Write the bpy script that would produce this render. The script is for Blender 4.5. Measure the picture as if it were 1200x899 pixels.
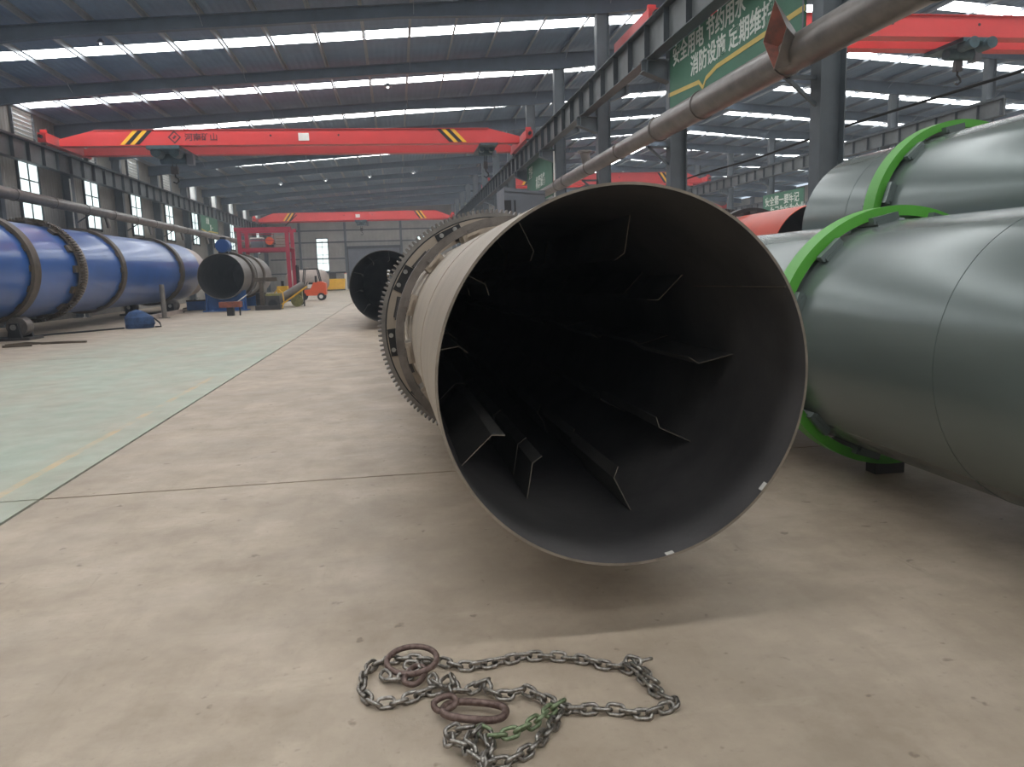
import bpy, math, random
from mathutils import Matrix, Vector
random.seed(7)
sc = bpy.context.scene
for o in list(bpy.data.objects):
    bpy.data.objects.remove(o)
COL = sc.collection
PI = math.pi

# ------------------------------------------------------------------ camera
cd = bpy.data.cameras.new('camera')
cam = bpy.data.objects.new('camera', cd)
COL.objects.link(cam)
cd.sensor_fit = 'HORIZONTAL'
cd.sensor_width = 36.0
cd.lens = 27.0
cd.clip_start = 0.05
cd.clip_end = 400
cam.matrix_world = Matrix(((0.98864, 0.05227, -0.14089, 0),
                           (-0.14691, 0.13874, -0.97937, 0),
                           (-0.03165, 0.98895, 0.14485, 1.65),
                           (0, 0, 0, 1)))
sc.camera = cam

# ------------------------------------------------------------------ world, light, exposure
w = bpy.data.worlds.new('sky')
sc.world = w
w.use_nodes = True
w.node_tree.nodes['Background'].inputs[0].default_value = (0.75, 0.86, 1.0, 1)
w.node_tree.nodes['Background'].inputs[1].default_value = 1.0
SKYLIGHT = 10.5        # daylight coming through the translucent roof sheets
WINDOW = 1.5          # daylight in the window panes
sc.view_settings.view_transform = 'Standard'
sc.view_settings.look = 'None'
sc.view_settings.gamma = 1
sc.view_settings.use_curve_mapping = False
sc.view_settings.exposure = 0.0
sc.cycles.max_bounces = 7
sc.cycles.diffuse_bounces = 4
sc.cycles.glossy_bounces = 3
sc.cycles.volume_bounces = 0

# ------------------------------------------------------------------ materials
def lin(c):
    return tuple(((x / 255) / 12.92 if x / 255 <= .04045 else ((x / 255 + .055) / 1.055) ** 2.4) for x in c)

def mat(name, rgb, rough=.6, metal=0, var=.12, scale=3.0, bump=0.0, bscale=40, coat=0, rgb2=None, stretch=None, spec=.5, dust=0.0):
    m = bpy.data.materials.new(name)
    m.use_nodes = True
    nt = m.node_tree
    b = nt.nodes['Principled BSDF']
    b.inputs['Roughness'].default_value = rough
    b.inputs['Metallic'].default_value = metal
    b.inputs['Specular IOR Level'].default_value = spec
    b.inputs['Coat Weight'].default_value = coat
    b.inputs['Coat Roughness'].default_value = .12
    if dust:
        b.inputs['Sheen Weight'].default_value = dust
        b.inputs['Sheen Roughness'].default_value = .45
        b.inputs['Sheen Tint'].default_value = (.85, .8, .74, 1)
    c = lin(rgb)
    d = lin(rgb2) if rgb2 else tuple(x * (1 - var * 2) for x in c)
    geo = nt.nodes.new('ShaderNodeNewGeometry')
    src = geo.outputs['Position']
    if stretch:
        mp = nt.nodes.new('ShaderNodeMapping')
        mp.inputs['Scale'].default_value = stretch
        nt.links.new(src, mp.inputs['Vector'])
        src = mp.outputs['Vector']
    n = nt.nodes.new('ShaderNodeTexNoise')
    n.inputs['Scale'].default_value = scale
    n.inputs['Detail'].default_value = 6
    n.inputs['Roughness'].default_value = .62
    nt.links.new(src, n.inputs['Vector'])
    r = nt.nodes.new('ShaderNodeValToRGB')
    r.color_ramp.elements[0].position = .32
    r.color_ramp.elements[0].color = (*d, 1)
    r.color_ramp.elements[1].position = .62
    r.color_ramp.elements[1].color = (*c, 1)
    nt.links.new(n.outputs['Fac'], r.inputs['Fac'])
    nt.links.new(r.outputs['Color'], b.inputs['Base Color'])
    if bump:
        n2 = nt.nodes.new('ShaderNodeTexNoise')
        n2.inputs['Scale'].default_value = bscale
        n2.inputs['Detail'].default_value = 4
        nt.links.new(src, n2.inputs['Vector'])
        bp = nt.nodes.new('ShaderNodeBump')
        bp.inputs['Strength'].default_value = bump
        bp.inputs['Distance'].default_value = .02
        nt.links.new(n2.outputs['Fac'], bp.inputs['Height'])
        nt.links.new(bp.outputs['Normal'], b.inputs['Normal'])
    return m

def emat(name, rgb, strength, sampling='FRONT'):
    m = bpy.data.materials.new(name)
    m.use_nodes = True
    nt = m.node_tree
    b = nt.nodes['Principled BSDF']
    b.inputs['Base Color'].default_value = (.6, .62, .62, 1)
    b.inputs['Roughness'].default_value = .5
    n = nt.nodes.new('ShaderNodeTexNoise')
    n.inputs['Scale'].default_value = .6
    r = nt.nodes.new('ShaderNodeValToRGB')
    c = lin(rgb)
    r.color_ramp.elements[0].color = (*[x * .88 for x in c], 1)
    r.color_ramp.elements[1].color = (*c, 1)
    geo = nt.nodes.new('ShaderNodeNewGeometry')
    nt.links.new(geo.outputs['Position'], n.inputs['Vector'])
    nt.links.new(n.outputs['Fac'], r.inputs['Fac'])
    nt.links.new(r.outputs['Color'], b.inputs['Emission Color'])
    b.inputs['Emission Strength'].default_value = strength
    m.cycles.emission_sampling = sampling
    return m

def ribbed(name, rgb, axis, pitch, rough=.6, var=.1, depth=.5):
    """painted trapezoid sheet: ribs far too fine to pick apart, as bump"""
    m = mat(name, rgb, rough, 0, var, .8)
    nt = m.node_tree
    b = nt.nodes['Principled BSDF']
    geo = nt.nodes.new('ShaderNodeNewGeometry')
    wv = nt.nodes.new('ShaderNodeTexWave')
    wv.wave_type = 'BANDS'
    wv.bands_direction = axis
    wv.inputs['Scale'].default_value = 1 / pitch / 3.18
    nt.links.new(geo.outputs['Position'], wv.inputs['Vector'])
    bp = nt.nodes.new('ShaderNodeBump')
    bp.inputs['Strength'].default_value = depth
    bp.inputs['Distance'].default_value = .04
    nt.links.new(wv.outputs['Fac'], bp.inputs['Height'])
    nt.links.new(bp.outputs['Normal'], b.inputs['Normal'])
    return m

def floor_mat():
    m = bpy.data.materials.new('concrete_floor')
    m.use_nodes = True
    nt = m.node_tree
    N, L = nt.nodes, nt.links
    b = N['Principled BSDF']
    geo = N.new('ShaderNodeNewGeometry')
    sep = N.new('ShaderNodeSeparateXYZ')
    L.new(geo.outputs['Position'], sep.inputs[0])

    def noise(scale, detail=6, rough=.6, st=None):
        n = N.new('ShaderNodeTexNoise')
        n.inputs['Scale'].default_value = scale
        n.inputs['Detail'].default_value = detail
        n.inputs['Roughness'].default_value = rough
        if st:
            mp = N.new('ShaderNodeMapping')
            mp.inputs['Scale'].default_value = st
            L.new(geo.outputs['Position'], mp.inputs['Vector'])
            L.new(mp.outputs['Vector'], n.inputs['Vector'])
        else:
            L.new(geo.outputs['Position'], n.inputs['Vector'])
        return n.outputs['Fac']

    def ramp(f, p0, c0, p1, c1):
        r = N.new('ShaderNodeValToRGB')
        r.color_ramp.elements[0].position = p0
        r.color_ramp.elements[1].position = p1
        r.color_ramp.elements[0].color = c0 if len(c0) == 4 else (*c0, 1)
        r.color_ramp.elements[1].color = c1 if len(c1) == 4 else (*c1, 1)
        L.new(f, r.inputs['Fac'])
        return r.outputs['Color']

    def mix(f, a, c, mode='MIX'):
        x = N.new('ShaderNodeMix')
        x.data_type = 'RGBA'
        x.blend_type = mode
        if isinstance(f, float):
            x.inputs[0].default_value = f
        else:
            L.new(f, x.inputs[0])
        for s, v in ((6, a), (7, c)):
            if isinstance(v, tuple):
                x.inputs[s].default_value = (*v, 1)
            else:
                L.new(v, x.inputs[s])
        return x.outputs[2]

    def mth(op, a, c=0.0):
        x = N.new('ShaderNodeMath')
        x.operation = op
        for i, v in enumerate((a, c)):
            if isinstance(v, (int, float)):
                x.inputs[i].default_value = v
            else:
                L.new(v, x.inputs[i])
        return x.outputs[0]

    W, K = (1, 1, 1), (0, 0, 0)
    base = ramp(noise(1.6, 9, .68), .34, lin((156, 140, 122)), .66, lin((186, 170, 151)))
    base = mix(ramp(noise(.35, 5), .45, K, .72, W), base, lin((154, 140, 124)))          # broad stains
    base = mix(mth('MULTIPLY', ramp(noise(6, 8, .7, (1, .25, 1)), .52, K, .75, W), .5), base, lin((150, 134, 116)))    # drag marks
    base = mix(mth('MULTIPLY', ramp(noise(26, 7, .75), .58, K, .7, W), .5), base, lin((128, 113, 97)))               # specks
    base = mix(mth('MULTIPLY', ramp(noise(2.2, 6, .7, (.35, 1, 1)), .6, K, .72, W), .3), base, lin((198, 186, 168)))   # dusty pale patches
    base = mix(mth('MULTIPLY', ramp(noise(4.5, 8, .72, (.3, 1.6, 1)), .56, K, .72, W), .28), base, lin((146, 130, 112)))    # cross sweeps
    base = mix(mth('MULTIPLY', ramp(noise(3.1, 9, .8, (1.5, .12, 1)), .63, K, .68, W), .55), base, lin((128, 112, 96)))    # long scuffs
    base = mix(mth('MULTIPLY', ramp(noise(9, 3, .5), .68, K, .73, W), .65), base, lin((112, 98, 84)))                        # dents
    # worn green walkway paint
    x = sep.outputs['X']
    wob = mth('MULTIPLY', mth('SUBTRACT', noise(.9, 4), .5), 1.6)
    inA = mth('LESS_THAN', x, -2.85)
    e = mth('ADD', x, wob)
    inB = ramp(mth('DIVIDE', mth('ADD', e, 9.2), 2.0), 0, K, 1, W)
    inB = mth('MULTIPLY', inB, ramp(mth('DIVIDE', mth('ADD', sep.outputs['Y'], mth('MULTIPLY', wob, 5.0)), 60.0), .28, W, .55, (.2, .2, .2)))
    worn = ramp(noise(1.1, 7, .7, (1, .4, 1)), .34, (.35, .35, .35), .6, (.9, .9, .9))
    g = ramp(noise(2.5, 6), .3, lin((152, 162, 146)), .7, lin((172, 182, 166)))
    f = mth('MULTIPLY', mth('MULTIPLY', inA, inB), worn)
    base = mix(f, base, g)
    # faded yellow line
    dl = mth('ABSOLUTE', mth('ADD', x, 3.24))
    yl = mth('MULTIPLY', mth('LESS_THAN', dl, .045), mth('LESS_THAN', sep.outputs['Y'], 14.0))
    fy = mth('MULTIPLY', yl, ramp(noise(1.7, 6, .7), .42, K, .62, (.65, .65, .65)))
    base = mix(fy, base, lin((205, 170, 116)))
    L.new(base, b.inputs['Base Color'])
    rr = ramp(noise(2.0, 5), .3, (.42, .42, .42), .7, (.62, .62, .62))
    L.new(rr, b.inputs['Roughness'])
    b.inputs['Specular IOR Level'].default_value = .35
    bp = N.new('ShaderNodeBump')
    bp.inputs['Strength'].default_value = .22
    bp.inputs['Distance'].default_value = .01
    L.new(noise(30, 6, .7), bp.inputs['Height'])
    L.new(bp.outputs['Normal'], b.inputs['Normal'])
    return m

M = dict(
    floor=floor_mat(),
    joint=mat('joint_dirt', (70, 62, 54), .9),
    roof=ribbed('roof_sheet_paint', (106, 130, 156), 'X', .25, .55, .1, .35),
    wall=ribbed('wall_sheet_paint', (150, 146, 138), 'Y', .28, .65, .12, .5),
    wallx=ribbed('end_wall_sheet_paint', (158, 156, 150), 'X', .5, .65, .1, .3),
    frame_steel=mat('frame_grey_paint', (84, 98, 114), .5, 0, .12, 1.5),
    purlin=mat('galvanised_purlin', (142, 148, 154), .45, .3, .1, 2),
    skylight=emat('translucent_roof_sheet', (250, 253, 255), SKYLIGHT),
    pane=emat('daylit_glass', (226, 244, 244), WINDOW),
    louvre_glow=emat('daylit_louvre_sheet', (205, 202, 186), .2, 'NONE'),
    winframe=mat('window_frame_paint', (66, 72, 76), .5),
    column=mat('column_grey_paint', (92, 100, 106), .5, 0, .12, 2),
    runway=mat('runway_beam_paint', (98, 102, 102), .5, 0, .15, 1.5),
    runway_dark=mat('runway_flange_paint', (66, 72, 76), .5, 0, .15, 1.5),
    red=mat('crane_red_paint', (206, 60, 58), .42, 0, .06, .8),
    yellow=mat('hazard_yellow', (238, 184, 40), .5, 0, .05),
    black=mat('black_paint', (24, 24, 26), .5, 0, .1),
    white=mat('white_plate', (224, 222, 216), .5, 0, .06),
    duct=mat('duct_grey_paint', (118, 110, 104), .36, .25, .18, 2.5),
    rust=mat('rusty_red_steel', (142, 76, 58), .6, .1, .25, 4, rgb2=(88, 58, 46)),
    shell_primer=mat('drum_primer', (160, 146, 130), .55, 0, .1, 2.0, .04, 60, stretch=(1, 1, .6)),
    inside=mat('drum_inside_steel', (88, 85, 84), .5, .1, .2, 2.2, .05, 30, rgb2=(70, 68, 68)),
    flight=mat('flight_plate_steel', (92, 90, 86), .48, .25, .2, 3, rgb2=(74, 72, 70)),
    edge=mat('cut_edge_steel', (148, 138, 126), .45, .5, .2, 8),
    tyre=mat('tyre_steel', (122, 114, 108), .45, .5, .2, 6, .06, 40),
    gear=mat('gear_steel', (138, 132, 126), .42, .45, .2, 5),
    gear_dark=mat('gear_side_steel', (74, 70, 68), .5, .4, .2, 5),
    bare=mat('bright_steel', (178, 176, 172), .35, .8, .2, 8),
    ggrey=mat('drum_greygreen_paint', (100, 111, 108), .23, .25, .1, 1.2, 0, 7, stretch=(1, .3, 1), dust=.1, spec=.7),
    green=mat('ring_green_paint', (84, 162, 54), .42, 0, .06, 3),
    blue=mat('drum_blue_paint', (14, 84, 162), .28, 0, .1, 1.0, .03, 5, coat=.3, dust=.08),
    blue_dull=mat('base_blue_paint', (34, 92, 160), .45, 0, .15, 2),
    brown=mat('oily_ring_steel', (96, 84, 70), .5, .4, .25, 3),
    orange=mat('drum_orange_paint', (218, 82, 56), .4, 0, .08, 1.5),
    drumgrey=mat('drum_bare_grey', (128, 122, 116), .5, .3, .15, 2),
    beige=mat('tank_beige_paint', (168, 152, 142), .5, 0, .1),
    cabinet=mat('cabinet_grey_paint', (108, 114, 122), .5, 0, .08, 2),
    banner=mat('banner_green_cloth', (64, 118, 92), .6, 0, .1, 1.2),
    banner_white=mat('banner_lettering', (226, 230, 222), .6, 0, .04),
    banner_yellow=mat('banner_stripe', (212, 184, 92), .6, 0, .06),
    logo=mat('dark_print', (74, 36, 40), .6, 0, .1),
    plum=mat('gantry_red_paint', (168, 34, 62), .5, 0, .12, 2),
    timber=mat('chock_timber', (120, 96, 70), .8, 0, .2, 6, .2, 30),
    rubber=mat('rubber', (26, 26, 28), .75, 0, .2, 8),
    forko=mat('forklift_orange', (228, 92, 44), .4, 0, .06),
    seatm=mat('seat_black', (30, 32, 36), .6),
    yellowgreen=mat('faded_yellow_green', (132, 128, 66), .55, 0, .2, 5),
    teal=mat('hoist_teal', (62, 86, 92), .5, .2, .2, 5),
    chain=mat('chain_steel', (168, 162, 154), .3, .85, .25, 60, rgb2=(92, 86, 80)),
    chain_green=mat('chain_green_rub', (138, 150, 116), .4, .5, .25, 70, rgb2=(90, 104, 74)),
    ring_iron=mat('ring_rusty_iron', (124, 104, 96), .5, .5, .2, 40, rgb2=(84, 64, 58)),
    lampm=emat('lamp_glow', (250, 252, 255), 6.0, 'NONE'),
    navy=mat('bag_navy_cloth', (46, 74, 116), .8, 0, .25, 6, .3, 12),
    pinkred=mat('pink_red_box', (222, 72, 84), .5),
    chalk=mat('chalk_white', (214, 210, 202), .7),
)

# ------------------------------------------------------------------ geometry helpers
class MB:
    def __init__(s):
        s.v, s.f, s.sm, s.mi = [], [], [], []

    def add(s, vs, fs, smooth=False, mi=0):
        b = len(s.v)
        s.v += [tuple(p) for p in vs]
        for q in fs:
            s.f.append(tuple(i + b for i in q))
            s.sm.append(smooth)
            s.mi.append(mi)
        return s

    def box(s, c, d, rot=None, mi=0):
        x, y, z = d[0] / 2, d[1] / 2, d[2] / 2
        vs = [Vector(p) for p in ((-x, -y, -z), (x, -y, -z), (x, y, -z), (-x, y, -z), (-x, -y, z), (x, -y, z), (x, y, z), (-x, y, z))]
        if rot is not None:
            vs = [rot @ p for p in vs]
        vs = [p + Vector(c) for p in vs]
        return s.add(vs, [(3, 2, 1, 0), (4, 5, 6, 7), (0, 1, 5, 4), (1, 2, 6, 5), (2, 3, 7, 6), (3, 0, 4, 7)], False, mi)

    def bar(s, a, b, wd, ht, up=(0, 0, 1)):
        """box beam from a to b"""
        a, b = Vector(a), Vector(b)
        d = (b - a)
        l = d.length
        y = d / l
        x = y.cross(Vector(up))
        if x.length < 1e-6:
            x = Vector((1, 0, 0))
        x.normalize()
        z = x.cross(y)
        R = Matrix((x, y, z)).transposed()
        return s.box((a + b) / 2, (wd, l, ht), R)

    def cyl(s, a, b, r, n=20, caps=True, r2=None):
        a, b = Vector(a), Vector(b)
        r2 = r if r2 is None else r2
        d = (b - a).normalized()
        u = d.orthogonal().normalized()
        w_ = d.cross(u)
        ra = [a + (u * math.cos(t) + w_ * math.sin(t)) * r for t in (2 * PI * i / n for i in range(n))]
        rb = [b + (u * math.cos(t) + w_ * math.sin(t)) * r2 for t in (2 * PI * i / n for i in range(n))]
        s.add(ra + rb, [(i, (i + 1) % n, n + (i + 1) % n, n + i) for i in range(n)], True)
        if caps:
            s.add(ra, [tuple(range(n - 1, -1, -1))])
            s.add(rb, [tuple(range(n))])
        return s

    def ring(s, y0, y1, r0, r1, n=96, c=(0, 0), a0=0, a1=2 * PI, mi_in=0, mi_face=0, mi_out=0):
        """solid ring about the Y axis, inner radius r0, outer r1"""
        full = abs(a1 - a0 - 2 * PI) < 1e-6
        k = n if full else n + 1
        an = [a0 + (a1 - a0) * i / n for i in range(k)]

        def circ(r, y):
            return [(c[0] + r * math.cos(t), y, c[1] + r * math.sin(t)) for t in an]
        q = [(i, (i + 1) % k) for i in range(n)]
        s.add(circ(r1, y0) + circ(r1, y1), [(j, i, k + i, k + j) for i, j in q], True, mi_out)
        s.add(circ(r0, y0) + circ(r0, y1), [(i, j, k + j, k + i) for i, j in q], True, mi_in)
        s.add(circ(r0, y0) + circ(r1, y0), [(j, i, k + i, k + j) for i, j in q], False, mi_face)
        s.add(circ(r0, y1) + circ(r1, y1), [(i, j, k + j, k + i) for i, j in q], False, mi_face)
        if not full:
            for t in (a0, a1):
                p = [(c[0] + r * math.cos(t), y, c[1] + r * math.sin(t)) for r, y in ((r0, y0), (r1, y0), (r1, y1), (r0, y1))]
                s.add(p, [(0, 1, 2, 3)])
        return s

    def disc(s, y, r, n=64):
        return s.add([(r * math.cos(2 * PI * i / n), y, r * math.sin(2 * PI * i / n)) for i in range(n)], [tuple(range(n))])

    def prism(s, poly, axis, lo, hi, mi=0):
        """extrude a 2-D polygon along an axis; poly in the two other axes in order"""
        def p3(p, h):
            return {'x': (h, p[0], p[1]), 'y': (p[0], h, p[1]), 'z': (p[0], p[1], h)}[axis]
        n = len(poly)
        vs = [p3(p, lo) for p in poly] + [p3(p, hi) for p in poly]
        fs = [tuple(range(n)), tuple(range(2 * n - 1, n - 1, -1))] + [(i, n + i, n + (i + 1) % n, (i + 1) % n) for i in range(n)]
        return s.add(vs, fs, False, mi)

    def sweep(s, pts, r, n=10, closed=False):
        P = [Vector(p) for p in pts]
        m = len(P)
        rings = []
        up = None
        for i in range(m):
            if closed:
                t = P[(i + 1) % m] - P[i - 1]
            else:
                t = P[min(i + 1, m - 1)] - P[max(i - 1, 0)]
            t.normalize()
            if up is None:
                up = t.orthogonal().normalized()
            else:
                up = (up - t * up.dot(t)).normalized()
            w_ = t.cross(up)
            rings.append([P[i] + (up * math.cos(2 * PI * k / n) + w_ * math.sin(2 * PI * k / n)) * r for k in range(n)])
        vs = [p for q in rings for p in q]
        fs = []
        for i in range(m if closed else m - 1):
            j = (i + 1) % m
            for k in range(n):
                l = (k + 1) % n
                fs.append((i * n + k, i * n + l, j * n + l, j * n + k))
        s.add(vs, fs, True)
        if not closed:
            s.add(rings[0], [tuple(range(n - 1, -1, -1))])
            s.add(rings[-1], [tuple(range(n))])
        return s

    def mesh(s, name, mats):
        me = bpy.data.meshes.new(name)
        me.from_pydata(s.v, [], s.f)
        if not isinstance(mats, (list, tuple)):
            mats = [mats]
        for q in mats:
            me.materials.append(q)
        me.polygons.foreach_set('use_smooth', s.sm)
        me.polygons.foreach_set('material_index', s.mi)
        me.update()
        return me

    def build(s, name, mats, parent=None, loc=(0, 0, 0), rot=(0, 0, 0)):
        return put(name, s.mesh(name, mats), parent, loc, rot)

def put(name, me, parent=None, loc=(0, 0, 0), rot=(0, 0, 0)):
    o = bpy.data.objects.new(name, me)
    COL.objects.link(o)
    o.parent = parent
    o.location = loc
    o.rotation_euler = rot
    return o

def thing(name, label, cat, loc=(0, 0, 0), rot=(0, 0, 0), group=None):
    o = bpy.data.objects.new(name, None)
    o.empty_display_size = .2
    COL.objects.link(o)
    o.location = loc
    o.rotation_euler = rot
    return tag(o, label, cat, group)

def tag(o, label, cat, group=None):
    o['label'] = label
    o['category'] = cat
    if group:
        o['group'] = group
    return o

def struct(o):
    o['kind'] = 'structure'
    return o

def sroot(name, loc=(0, 0, 0)):
    o = bpy.data.objects.new(name, None)
    COL.objects.link(o)
    o.location = loc
    return struct(o)

_txt = {}
def text_mesh(body, size, mt, off=.012, align='LEFT'):
    c = bpy.data.curves.new('lettering', 'FONT')
    c.body = body
    c.size = size
    c.offset = off * size
    c.extrude = .004
    c.align_x = align
    o = bpy.data.objects.new('lettering', c)
    COL.objects.link(o)
    dg = bpy.context.evaluated_depsgraph_get()
    dg.update()
    me = bpy.data.meshes.new_from_object(o.evaluated_get(dg))
    bpy.data.objects.remove(o)
    me.materials.clear()
    me.materials.append(mt)
    return me

ORD = ['nearest', 'second', 'third', 'fourth', 'fifth', 'sixth', 'seventh', 'eighth', 'ninth', 'tenth', 'eleventh', 'twelfth', 'thirteenth', 'fourteenth', 'fifteenth', 'sixteenth']

# ================================================================== THE HALL
Y0H, Y1H = -24.0, 104.0
XL, XR = -16.3, 46.5
XRIDGE, ZRIDGE, SL = 22.0, 12.22, .068
BAY, YC0 = 7.3, 12.84
def rz(x):
    return ZRIDGE - SL * abs(x - XRIDGE)

# ---- floor: slabs with recessed joints
fl = MB().box((15.1, 40, -.16), (XR - XL, Y1H - Y0H, .2)).build('floor', M['joint'])
struct(fl)
xs = [XL, -2.85, 7.3, 18, 29, XR]
ys = [Y0H, -6.0, 6.3, 18.6, 30.9, 43.2, 55.5, 67.8, 80.1, 92.4, Y1H]
G = .015
for i in range(len(xs) - 1):
    for j in range(len(ys) - 1):
        a, b, c, d = xs[i] + G, xs[i + 1] - G, ys[j] + G, ys[j + 1] - G
        MB().box(((a + b) / 2, (c + d) / 2, -.05), (b - a, d - c, .1)).build('floor_slab', M['floor'], fl)

# ---- ceiling: sheets, purlins, rafters, skylights
ce = MB()
for xa, xb in ((XL - .3, XRIDGE), (XRIDGE, XR + .3)):
    za, zb = rz(xa), rz(xb)
    ce.add([(xa, Y0H, za), (xb, Y0H, zb), (xb, Y1H, zb), (xa, Y1H, za), (xa, Y0H, za + .06), (xb, Y0H, zb + .06), (xb, Y1H, zb + .06), (xa, Y1H, za + .06)],
           [(0, 3, 2, 1), (4, 5, 6, 7), (0, 1, 5, 4), (1, 2, 6, 5), (2, 3, 7, 6), (3, 0, 4, 7)])
ceil = ce.build('ceiling', M['roof'])
struct(ceil)
PS = 1.7
px = []
x = XL + .25
while x < XR:
    px.append(x)
    x += PS
pm = MB()
LY = Y1H - Y0H
pm.box((0, 0, -.09), (.02, LY, .18)).box((.03, 0, -.01), (.06, LY, .02)).box((-.03, 0, -.17), (.06, LY, .02))
pmesh = pm.mesh('purlin', M['purlin'])
for x in px:
    put('purlin', pmesh, ceil, (x, (Y0H + Y1H) / 2, rz(x) - .005))
# rafters (haunched I-beams)
HP = [(-16.3, .62), (-10.0, .4), (0.5, .4), (7.5, .66), (14, .38), (21, .38), (28.6, .62), (35, .38), (46.5, .6)]
rm = MB()
for (xa, da), (xb, db) in zip(HP, HP[1:]):
    seg = [(xa, da), (xb, db)]
    if xa < XRIDGE < xb:
        t = (XRIDGE - xa) / (xb - xa)
        seg = [(xa, da), (XRIDGE, da + (db - da) * t), (xb, db)]
    for (x1, d1), (x2, d2) in zip(seg, seg[1:]):
        t1, t2 = rz(x1) - .19, rz(x2) - .19
        rm.prism([(x1, t1 - d1), (x2, t2 - d2), (x2, t2), (x1, t1)], 'y', -.006, .006)
        rm.prism([(x1, t1 - .014), (x2, t2 - .014), (x2, t2), (x1, t1)], 'y', -.12, .12)
        rm.prism([(x1, t1 - d1 - .016), (x2, t2 - d2 - .016), (x2, t2 - d2), (x1, t1 - d1)], 'y', -.12, .12)
rmesh = rm.mesh('rafter', M['frame_steel'])
frames = []
y = YC0 - BAY * 5
while y < Y1H:
    frames.append(y)
    put('rafter', rmesh, ceil, (0, y, 0))
    y += BAY
# fly braces: thin rods from rafter bottom flange to purlins
fb = MB()
for s_ in (-1, 1):
    fb.cyl((0, s_ * .05, -.5), (0, s_ * .85, -.06), .014, 6)
fbm = fb.mesh('fly_brace', M['purlin'])
for y in frames:
    if 20 < y < 75:
        for x in px[2::4]:
            if x < 40:
                put('fly_brace', fbm, ceil, (x + .06, y, rz(x) - .02))
# skylights
rows = [y + BAY / 2 for y in frames if y + BAY / 2 < Y1H - 2]
def panel(mb, c, wd, ln, a):
    R_ = Matrix.Rotation(-a, 3, 'Y')
    v = [R_ @ Vector((sx * wd / 2, sy * ln / 2, sz * .006)) + Vector(c) for sz in (-1, 1) for sx, sy in ((-1, -1), (1, -1), (1, 1), (-1, 1))]
    mb.add(v, [(3, 2, 1, 0)], False, 0)
    mb.add(v, [(4, 5, 6, 7), (0, 1, 5, 4), (1, 2, 6, 5), (2, 3, 7, 6), (3, 0, 4, 7)], False, 1)
sp = {}
for side in (1, -1):
    a = math.atan(SL) * side
    mbx = MB()
    wd = PS - .03
    panel(mbx, (0, 0, 0), wd, 1.05, a)
    sp[side] = mbx.mesh('skylight_panel', [M['skylight'], M['purlin']])
rest = MB()
for y in rows:
    near = 30 < y < 62
    for xa, xb in zip(px, px[1:]):
        xm = (xa + xb) / 2
        if xa < XRIDGE < xb:
            continue
        side = 1 if xm < XRIDGE else -1
        if near and xm < 36:
            put('skylight_panel', sp[side], ceil, (xm, y, rz(xm) - .02))
        else:
            a = math.atan(SL) * side
            panel(rest, (xm, y, rz(xm) - .02), PS - .03, 1.05, a)
for dx in (-.36, .36):
    rl_ = MB()
    panel(rl_, (0, 0, 0), .15, Y1H - Y0H - 1, math.copysign(math.atan(SL), -dx))
    rl_.build('ridge_light_strip', [M['skylight'], M['purlin']], ceil, (XRIDGE + dx, (Y0H + Y1H) / 2, rz(XRIDGE + dx) - .02))
ro = rest.build('skylight_strip', [M['skylight'], M['purlin']], ceil)
ro['kind'] = 'stuff'

# ---- walls
struct(MB().box((XL - .1, (Y0H + Y1H) / 2, 4.75), (.2, Y1H - Y0H, 9.6)).build('wall_left', M['wall']))
struct(MB().box((XR + .1, (Y0H + Y1H) / 2, 5.1), (.2, Y1H - Y0H, 10.3)).build('wall_right', M['wall']))
gable = [(XL, 0), (XR, 0), (XR, rz(XR)), (XRIDGE, ZRIDGE), (XL, rz(XL))]
wf = struct(MB().prism(gable, 'y', Y1H, Y1H + .2).build('wall_far', M['wallx']))
struct(MB().prism(gable, 'y', Y0H - .2, Y0H).build('wall_rear', M['wallx']))
# wall rails (girts) on the far wall
for z in (2.2, 4.0, 6.1, 7.6):
    for xa, xb in ((-16, -6.6), (.9, 7)) if z < 5.4 else ((-16, 7),):
        MB().box(((xa + xb) / 2, Y1H - .06, z), (xb - xa, .1, .16)).build('girt', M['winframe'], wf)
for x in (-12.2, -6.4, .8):
    MB().box((x, Y1H - .12, 4.6), (.3, .2, 9.2)).build('wind_post', M['column'], wf)
# roller door in the far wall
dr = sroot('door_1', (-2.8, Y1H - .1, 0))
MB().box((0, 0, 2.6), (6.6, .1, 5.2)).build('door_leaf', M['cabinet'], dr)
MB().box((0, -.1, 5.35), (7.0, .3, .35)).build('door_lintel', M['winframe'], dr)
for s_ in (-1, 1):
    MB().box((s_ * 3.38, -.1, 2.6), (.14, .25, 5.2)).build('door_jamb', M['winframe'], dr)

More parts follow.
